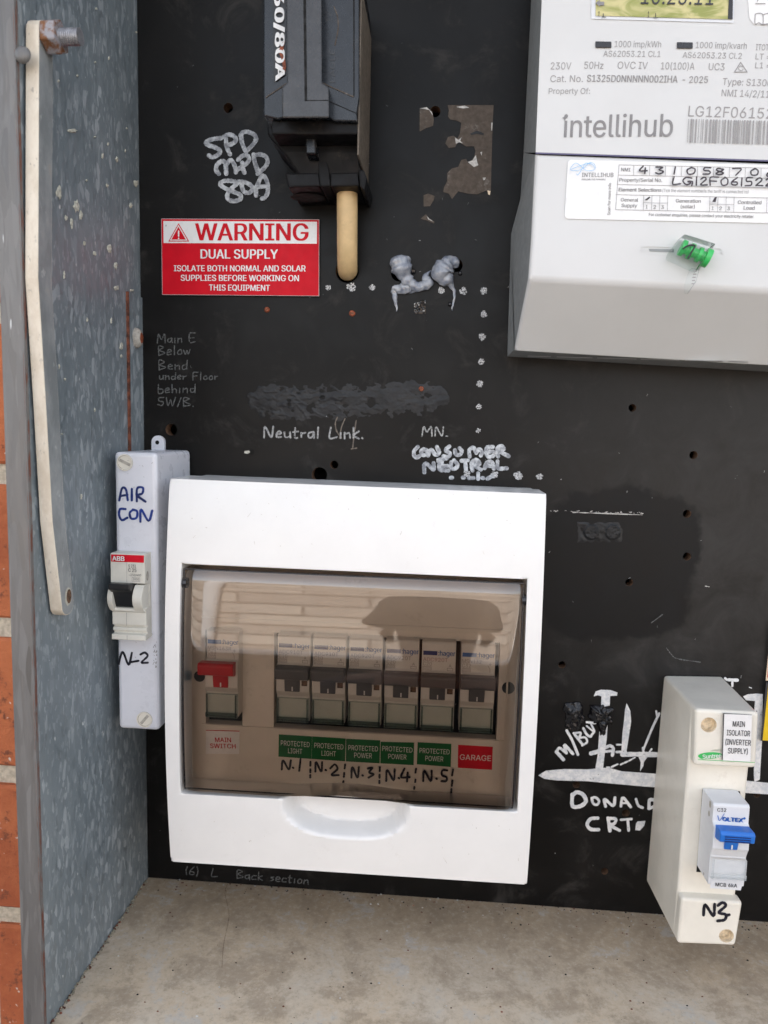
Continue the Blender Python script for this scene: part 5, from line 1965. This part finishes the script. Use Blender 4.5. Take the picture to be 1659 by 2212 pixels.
# seam at 330 splits face plate and terminal cover
A1, A2 = P(1157, 329.5, dE), P(TRx, 352, dE)
mF0 = mir(fu_[0])
A2 = mir(A1)
g.poly([fu_[0], mF0, A2, A1], 'meter_plastic')
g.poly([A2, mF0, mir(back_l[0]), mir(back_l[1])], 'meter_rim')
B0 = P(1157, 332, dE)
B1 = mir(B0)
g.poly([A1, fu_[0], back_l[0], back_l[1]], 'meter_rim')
g.poly([fu_[0], mF0, mir(back_l[0]), back_l[0]], 'meter_plastic')
mbody = g.build('case', mt)
g = MB()
g.poly([B0, B1, mir(P(1148.5, 520, dE)), mir(P(1142.6, 602.5, dE)), P(1142.6, 602.5, dE), P(1148.5, 520, dE)], 'meter_plastic')
FL, FRr = P(1142.6, 602.5, dE), mir(P(1142.6, 602.5, dE))
g.poly([FL, FRr, low_r, low_l], 'meter_lower')
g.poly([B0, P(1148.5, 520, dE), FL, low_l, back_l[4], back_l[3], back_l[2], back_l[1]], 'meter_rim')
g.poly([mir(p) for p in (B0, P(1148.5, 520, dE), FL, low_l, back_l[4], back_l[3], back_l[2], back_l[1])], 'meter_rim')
g.add([B0, B1, B1 + Vector((0, .002, .0003)), B0 + Vector((0, .002, .0003))], [[0, 1, 2, 3]], 'purple_line')
tcov = g.build('terminal_cover', mt, weld=1e-5, bevel=.0026, seg=5)
g = MB()
g.q([(1157, 329), (1820, 351), (1820, 354.5), (1157, 332.5)], pE, 'purple_line', .00012)
g.build('seam_line', tcov)
g = MB()     # base rim under the terminal cover
ra, rb = [low_l + Vector((-.0005, -.0004, .0002)), low_r + Vector((0, -.0004, .0002))], [P(1096, 770, .002), P(1118, 776, .002), P(1265, 783, .002), P(1600, 791, .002), mir(P(1096, 770, .002))]
g.poly([ra[0], ra[1], rb[4], rb[0]], 'meter_rim')
g.poly([P(1104, 505, .003), ra[0], rb[0]], 'meter_rim')
for xa_, xb_ in ((1140, 1190), (1202, 1280), (1290, 1375), (1384, 1468), (1480, 1562), (1572, 1616)):
    pl_r = (ra[0], (ra[1] - ra[0]).cross(rb[0] - ra[0]).normalized())
    nn = pl_r[1] if pl_r[1].y < 0 else -pl_r[1]
    yy = lambda x: 765 + (x - 1112) * .028
    g.poly([U(xa_, yy(xa_) + 1.5, pl_r) + nn * .0002, U(xb_, yy(xb_) + 1.5, pl_r) + nn * .0002, U(xb_, yy(xb_) + 3.4, pl_r) + nn * .0002, U(xa_, yy(xa_) + 3.4, pl_r) + nn * .0002], 'meter_lower')
g.build('base_rim', mt)

# display
g = MB()
sb = kmap(k3, [(540, -200), (1450, -180), (1545, 152), (535, 118)])
g.q(kmap(k3, [(538, -200), (1450, -170), (1440, 148), (535, 122)]), pE, 'breaker_grey', .0003)
g.q(kmap(k3, [(565, -200), (1432, -170), (1428, 128), (562, 104)]), pE, 'lcd', .0006)
g.q(kmap(k3, [(1412, -170), (1434, -170), (1430, 128), (1400, 126)]), pE, 'led_black', .0008)
pLc = plane(dE + .0008)
for s_, a, b2, cp in (('10.25.11', (850, 26), (1310, 32), 34), ('1', (575, 104), (590, 105), 10), ('1', (893, 110), (903, 110), 12)):
    g.T(s_, *k3(*a), *k3(*b2), cp, pLc, 'dark_print', .0)
for pts in ([(612, 85), (612, 108)], [(945, 85), (945, 112)], [(605, 108), (628, 110)], [(932, 112), (958, 114)]):
    g.stroke(kmap(k3, pts), 1.5, pLc, 'dark_print', 0)
g.q(kmap(k3, [(562, 20), (590, 0), (590, 12), (618, 12), (618, 36), (590, 36), (590, 46)]), pLc, 'grey_print', .0001)
g.build('display', mt)
for x0_, y0_, x1_, y1_ in ((562, 262, 664, 304), (1080, 267, 1181, 309)):
    g = MB()
    q4 = kmap(k3, [(x0_, y0_), (x1_, y0_ + 2), (x1_, y1_), (x0_, y1_ - 1)])
    g.prism([P(*c_, dE + .0006) for c_ in q4], [P(*c_, dE - .001) for c_ in q4], 'led_black')
    g.build('pulse_light', mt, bevel=.0003)
g = MB()
gm = 'mid_print'
for s_, x0_, y0_, x1_, y1_, cp, bd in (
        ('1000 imp/kWh', 683, 300, 978, 302, 38, 0), ('AS62053.21 Cl.1', 612, 360, 975, 363, 36, 0), ('1000 imp/kvarh', 1198, 306, 1522, 312, 38, 0), ('AS62053.23 Cl.2', 1115, 368, 1490, 375, 36, 0),
        ('230V', 277, 442, 408, 442, 43, 0), ('50Hz', 490, 437, 612, 439, 43, 0), ('OVC IV', 702, 437, 893, 439, 43, 0), ('10(100)A', 977, 441, 1190, 444, 43, 0), ('UC3', 1280, 446, 1380, 448, 43, 0),
        ('Cat. No.', 275, 522, 482, 522, 41, 0), ('S1325D0NNNNN002IHA', 508, 520, 1082, 526, 42, .012), ('- 2025', 1115, 527, 1275, 528, 41, .004), ('Type: S1300', 1368, 540, 1680, 550, 42, 0),
        ('Property Of:', 265, 597, 527, 597, 35, 0), ('NMI 14/2/110', 1362, 612, 1700, 622, 42, 0), ('LG12F06152', 1150, 740, 1685, 756, 66, 0), ('ITOT =', 1580, 320, 1690, 322, 38, 0), ('LT =', 1578, 378, 1670, 380, 36, 0), ('L1 =', 1576, 434, 1670, 436, 36, 0)):
    g.T(s_, *k3(x0_, y0_), *k3(x1_, y1_), cp * .34, pE, gm, bd)
g.T('intellihub', *k3(360, 873), *k3(1050, 868), 47, pE, 'grey_print', .006)
g.q(kmap(k3, [(368, 730), (373, 746), (386, 750), (373, 756), (367, 772), (362, 756), (350, 750), (362, 745)]), pE, 'grey_print', .0002)
st = kmap(k3, [(1485, 396), (1526, 458), (1446, 458), (1485, 396)])
for a, b2 in zip(st[:-1], st[1:]):
    g.stroke([a, b2], 1.8, plane(dE + .00015), gm, 0)
g.stroke(kmap(k3, [(1500, 425), (1480, 420), (1472, 440), (1490, 450), (1500, 440)]), 1.2, plane(dE + .00015), gm, 0)
# open-book and warning pictograms at the right edge
g.q(kmap(k3, [(1525, -60), (1700, -60), (1700, 160), (1570, 158), (1540, 120)]), pE, 'sign_white', .0001)
for pts in ([(1578, 90), (1600, 85), (1625, 95), (1625, 155), (1600, 145), (1576, 152), (1578, 90)], [(1625, 95), (1660, 86), (1700, 92)], [(1625, 155), (1700, 150)], [(1578, 24), (1640, 24)], [(1590, 10), (1600, -10)]):
    g.stroke(kmap(k3, pts), 1.6, plane(dE + .0003), gm, 0)
# barcode
x = 1145
rb_ = random.Random(3)
while x < 1690:
    w_ = rb_.choice([3, 3, 5, 8, 11])
    s0 = (x - 1145) * .025
    g.q(kmap(k3, [(x + 7, 757 + s0), (x + 7 + w_, 757 + s0), (x + w_ - 2, 908 + s0), (x - 2, 908 + s0)]), pE, gm, .00015)
    x += w_ + rb_.choice([3, 4, 5, 8, 12])
g.build('faceplate_print', mbody)

# paper sticker on the terminal cover
g = MB()
dX = dE + .0004
pX = plane(dX)
cn = []
for (cx_, cy_), a0 in (((412, 1040), 180), ((1950, 1081), 270), ((1950, 1399), 0), ((392, 1365), 90)):
    for k in range(7):
        a = R(a0 + 90 * k / 6)
        cn.append((cx_ + 25 * math.cos(a), cy_ + 25 * math.sin(a)))
g.q(kmap(k3, cn), pX, 'sign_white')
g.build('info_sticker', tcov)
g = MB()
lt = .00012
def line(a, b2, wd_=1.0, mt_='mid_print'):
    g.stroke([k3(*a), k3(*b2)], wd_, plane(dX + lt), mt_, 0)
sl_ = .022
Y = lambda x, y: y + (x - 700) * sl_
for x0_, x1_, y in ((712, 1760, 1047), (706, 1760, 1112), (700, 1760, 1172), (692, 1760, 1237), (690, 1760, 1332)):
    line((x0_, Y(x0_, y)), (x1_, Y(x1_, y)))
line((712, 1050), (690, 1330))
for x in (806, 907, 1007, 1110, 1211, 1312, 1413, 1513, 1613):
    line((x, Y(x, 1050)), (x - 2, Y(x, 1110)))
line((1050, Y(1050, 1113)), (1048, Y(1048, 1172)))
for x in (868, 920, 970, 1020, 1287, 1338, 1390, 1440, 1648):
    line((x, Y(x, 1238)), (x - 3, Y(x, 1332)))
for a, b2 in (((866, 1291), (1018, 1294)), ((1285, 1299), (1438, 1303))):
    line(a, b2)
tp = 'grey_print'
for s_, x0_, y0_, x1_, y1_, cp, bd, mt_ in (
        ('INTELLIHUB', 476, 1125, 676, 1125, 26, .004, tp), ('EXPLORE THE POSSIBLE', 476, 1145, 626, 1145, 9, .01, tp), ('NMI', 725, 1089, 783, 1090, 22, .012, tp), ('Property/Serial No.', 714, 1154, 985, 1157, 22, .01, tp),
        ('Element Selections', 710, 1216, 980, 1219, 22, .02, tp), ('(Tick the element number/s the tariff is connected to)', 987, 1220, 1533, 1229, 20, 0, tp), ('General', 723, 1280, 833, 1282, 22, .012, tp), ('Supply', 727, 1316, 826, 1318, 22, .012, tp),
        ('1', 882, 1325, 892, 1325, 22, .012, tp), ('2', 930, 1327, 946, 1327, 22, .012, tp), ('3', 980, 1328, 996, 1328, 22, .012, tp), ('Generation', 1072, 1287, 1230, 1289, 22, .012, tp), ('(solar)', 1103, 1323, 1192, 1324, 22, .012, tp),
        ('1', 1301, 1334, 1311, 1334, 22, .012, tp), ('2', 1348, 1335, 1364, 1335, 22, .012, tp), ('3', 1399, 1336, 1415, 1336, 22, .012, tp), ('Controlled', 1466, 1296, 1615, 1298, 22, .012, tp), ('Load', 1503, 1332, 1572, 1333, 22, .012, tp),
        ('For customer enquiries, please contact your electricity retailer.', 901, 1372, 1571, 1386, 19, .002, tp), ('Scan for more info', 656, 1367, 663, 1163, 19, .004, tp)):
    g.T(s_, *k3(x0_, y0_), *k3(x1_, y1_), cp * .34, pX, mt_, bd, .00013)
for pts in ([(405, 1080), (470, 1055), (545, 1040), (555, 1080), (500, 1085), (440, 1040), (405, 1070), (410, 1088), (470, 1080), (520, 1040), (535, 1035)], [(440, 1108), (450, 1115), (480, 1070), (500, 1040), (540, 1050), (555, 1070)]):
    g.stroke(kmap(k3, pts), .9, plane(dX + .0002), 'sky_blue', 0)
pI2 = plane(dX + .0003)
for ch, x in zip('43105870', (835, 940, 1052, 1138, 1240, 1320, 1428, 1540)):
    y = Y(x, 1106) - 4
    hand(g, ch, *k3(x, y), *k3(x + (52 if ch != '1' else 14), y + 1), 15, 3.3, pI2, 'ink')
hand(g, '6', *k3(1640, 1128), *k3(1690, 1129), 15, 3.3, pI2, 'ink')
hand(g, 'LG12F061522', *k3(1050, 1178), *k3(1680, 1190), 17, 3.2, pI2, 'ink')
g.q(kmap(k3, [(868, 1278), (900, 1255), (906, 1262), (885, 1280)]), pI2, 'ink')
g.q(kmap(k3, [(1297, 1288), (1312, 1260), (1327, 1258), (1318, 1292)]), pI2, 'ink')
g.build('sticker_print', tcov)

# sealing slot
kL = K(1650, 700, 850)
g = MB()
g.lift = .0001
g.q(kmap(kL, [(870, 205), (1370, 215), (1372, 240), (1330, 245), (1030, 255), (900, 250), (895, 225), (872, 232)]), pE, 'meter_lower')
g.q(kmap(kL, [(900, 215), (1060, 218), (1060, 238), (905, 232)]), pE, 'meter_rim', .0002)
g.stroke(kmap(kL, [(860, 235), (862, 205), (885, 198), (1040, 202)]), 2.4, plane(dE + .0004), 'meter_plastic', 0)
g.stroke(kmap(kL, [(1320, 208), (1360, 215), (1370, 245)]), 2.4, plane(dE + .0004), 'meter_plastic', 0)
g.build('seal_slot', tcov)

# green seal hanging in the slot
se = thing('meter_seal', P(*kL(1190, 260), dE), 'clear plastic security seal with green insert hooked on the meter cover', 'seal')
dz0, dz1 = dE + .0010, dE + .0085
bxp = [(1130, 118), (1330, 180), (1300, 225), (1225, 350), (1038, 262), (1045, 230)]
g = MB()
A_, B_ = [P(*kL(x, y), dz1) for x, y in bxp], [Vector((P(*kL(x, y), dz1).x, -dz0, P(*kL(x, y), dz1).z)) for x, y in bxp]
n = len(bxp)
g.prism(A_, B_, 'clear_plastic')
sb_ = g.build('housing', se, bevel=.0007)
g = MB()
c1, c2 = P(*kL(1105, 205), dE + .005), P(*kL(1275, 275), dE + .0055)
ax = (c2 - c1)
for f0, f1, rr in ((0, .14, .0036), (.14, .30, .0022), (.30, .44, .0036), (.44, .62, .0022), (.62, .74, .0034), (.74, .88, .0024), (.88, 1.06, .0042)):
    g.tube([c1 + ax * f0, c1 + ax * (f0 + f1) / 2, c1 + ax * f1], [rr, rr, rr], 'seal_insert' if 'seal_insert' in MATS else 'light_green', 16)
g.build('insert', se, smooth=40)
g = MB()
tl = [P(*kL(x, y), dE + .007) for x, y in ((1170, 335), (1225, 345), (1205, 420), (1150, 500), (1130, 495), (1128, 455), (1150, 380))]
g.prism(tl, [p + Vector((0, .0012, 0)) for p in tl], 'clear_plastic')
for i in range(5):
    q_ = kmap(kL, [(1172 + i * 3, 440 - i * 20), (1192 + i * 4, 440 - i * 20), (1192 + i * 4, 432 - i * 20), (1174 + i * 3, 432 - i * 20)])
    g.q(q_, plane(dE + .0074), 'mid_print')
g.build('tag', se, bevel=.0003)
g = MB()
g.tube(catmull([P(*kL(x, y), dE + .0088) for x, y in ((1118, 215), (1150, 195), (1195, 195), (1170, 240), (1150, 275))], 6), .0004, 'dark_print', 8)
g.build('wire', se, smooth=60)

# ------------------------------------------------------------------ signs cut off by the right edge
ys = thing('yellow_sign', P(1700, 1600, 0), 'yellow plaque with a black border cut off by the right edge', 'sign')
g = MB()
cs = [(1655, 1474), (1900, 1490), (1885, 1615), (1643, 1600)]
g.prism([P(*c_, .003) for c_ in cs], [P(*c_, .0002) for c_ in cs], 'dark_print')
g.q([(1660, 1477), (1895, 1494), (1880, 1612), (1647, 1599)], plane(.003), 'yellow_print', .0001)
g.build('plate', ys)
rs = thing('red_sign', P(1700, 1470, 0), 'cream and red plaque directly above the yellow one, cut off by the edge', 'sign')
g = MB()
cs = [(1667, 1340), (1920, 1355), (1905, 1485), (1654, 1470)]
g.prism([P(*c_, .0026) for c_ in cs], [P(*c_, .0002) for c_ in cs], 'cream_print')
g.q([(1667, 1345), (1910, 1360), (1895, 1478), (1657.5, 1463)], plane(.0026), 'red_print', .0001)
g.build('plate', rs)

# ------------------------------------------------------------------ photographer, seen only as a dark reflection in the smoked cover
ph = thing('person', (.0, -.98, -1.80), 'person in dark hat and work clothes, reflected in the smoked cover', 'person')
sk = [  # joint, parent, radius
    ((.0, -.98, -.92), None, (.155, .11)), ((.0, -.98, -.76), 0, (.145, .105)), ((.0, -.985, -.60), 1, (.165, .115)), ((.0, -.99, -.46), 2, (.15, .105)), ((.0, -.985, -.385), 3, (.062, .062)),
    ((.0, -.96, -.33), 4, (.062, .066)), ((.0, -.95, -.25), 5, (.080, .098)), ((.0, -.955, -.17), 6, (.072, .088)),
    ((.17, -.99, -.475), 3, (.062, .062)), ((.225, -1.0, -.72), 8, (.048, .048)), ((.19, -.94, -.93), 9, (.040, .040)), ((.155, -.90, -1.00), 10, (.036, .036)),
    ((-.17, -.99, -.475), 3, (.062, .062)), ((-.225, -1.0, -.72), 12, (.048, .048)), ((-.19, -.94, -.93), 13, (.040, .040)), ((-.155, -.90, -1.00), 14, (.036, .036)),
    ((.09, -.98, -1.02), 0, (.090, .092)), ((.10, -.97, -1.37), 16, (.066, .068)), ((.105, -.99, -1.70), 17, (.045, .048)), ((.11, -.95, -1.765), 18, (.042, .034)), ((.115, -.84, -1.77), 19, (.04, .028)),
    ((-.09, -.98, -1.02), 0, (.090, .092)), ((-.10, -.97, -1.37), 21, (.066, .068)), ((-.105, -.99, -1.70), 22, (.045, .048)), ((-.11, -.95, -1.765), 23, (.042, .034)), ((-.115, -.84, -1.77), 24, (.04, .028))]
me = bpy.data.meshes.new('body')
me.from_pydata([Vector(p) - ph.location for p, _, _ in sk], [(i, q_[1]) for i, q_ in enumerate(sk) if q_[1] is not None], [])
bo_ = bpy.data.objects.new('body', me)
C.objects.link(bo_)
bo_.modifiers.new('skin', 'SKIN')
for i, q_ in enumerate(sk):
    me.skin_vertices[0].data[i].radius = q_[2]
me.skin_vertices[0].data[0].use_root = True
su = bo_.modifiers.new('sub', 'SUBSURF')
su.levels = su.render_levels = 2
dg = bpy.context.evaluated_depsgraph_get()
nm = bpy.data.meshes.new_from_object(bo_.evaluated_get(dg))
bo_.modifiers.clear()
bo_.data = nm
nm.materials.append(MATS['dark_cloth'])
nm.materials.append(MATS['skin'])
for p in nm.polygons:
    p.use_smooth = True
    p.material_index = 1 if p.center.z > 1.80 - .42 else 0
bo_.parent = ph
g = MB()
prof = [(-.222, .128), (-.216, .130), (-.205, .122), (-.18, .108), (-.155, .100), (-.137, .085), (-.124, .055), (-.119, .001)]
vs_, fs, n = [], [], 24
for z, r_ in prof:
    vs_ += [Vector((r_ * math.cos(2 * math.pi * k / n), -.953 + r_ * 1.14 * math.sin(2 * math.pi * k / n), z)) for k in range(n)]
for i in range(len(prof) - 1):
    fs += [[i * n + k, i * n + (k + 1) % n, (i + 1) * n + (k + 1) % n, (i + 1) * n + k] for k in range(n)]
g.add(vs_, fs, 'cap_cloth')
g.build('hat', ph, smooth=50)
g = MB()
for sx in (-.03, .03):
    g.tube([(sx - .008, -.862, -.247), (sx, -.857, -.247), (sx + .008, -.862, -.247)], [.002, .007, .002], 'dark_print', 8)
g.tube([(0, -.862, -.25), (0, -.842, -.278), (0, -.858, -.288)], [.008, .014, .006], 'skin', 10)
g.tube([(-.022, -.866, -.312), (0, -.858, -.311), (.022, -.866, -.312)], [.002, .006, .002], 'red_print', 8)
for sx in (-.078, .078):
    g.tube([(sx, -.95, -.235), (sx * 1.12, -.955, -.255), (sx, -.95, -.285)], [.008, .013, .006], 'skin', 10)
g.build('face', ph, smooth=60)
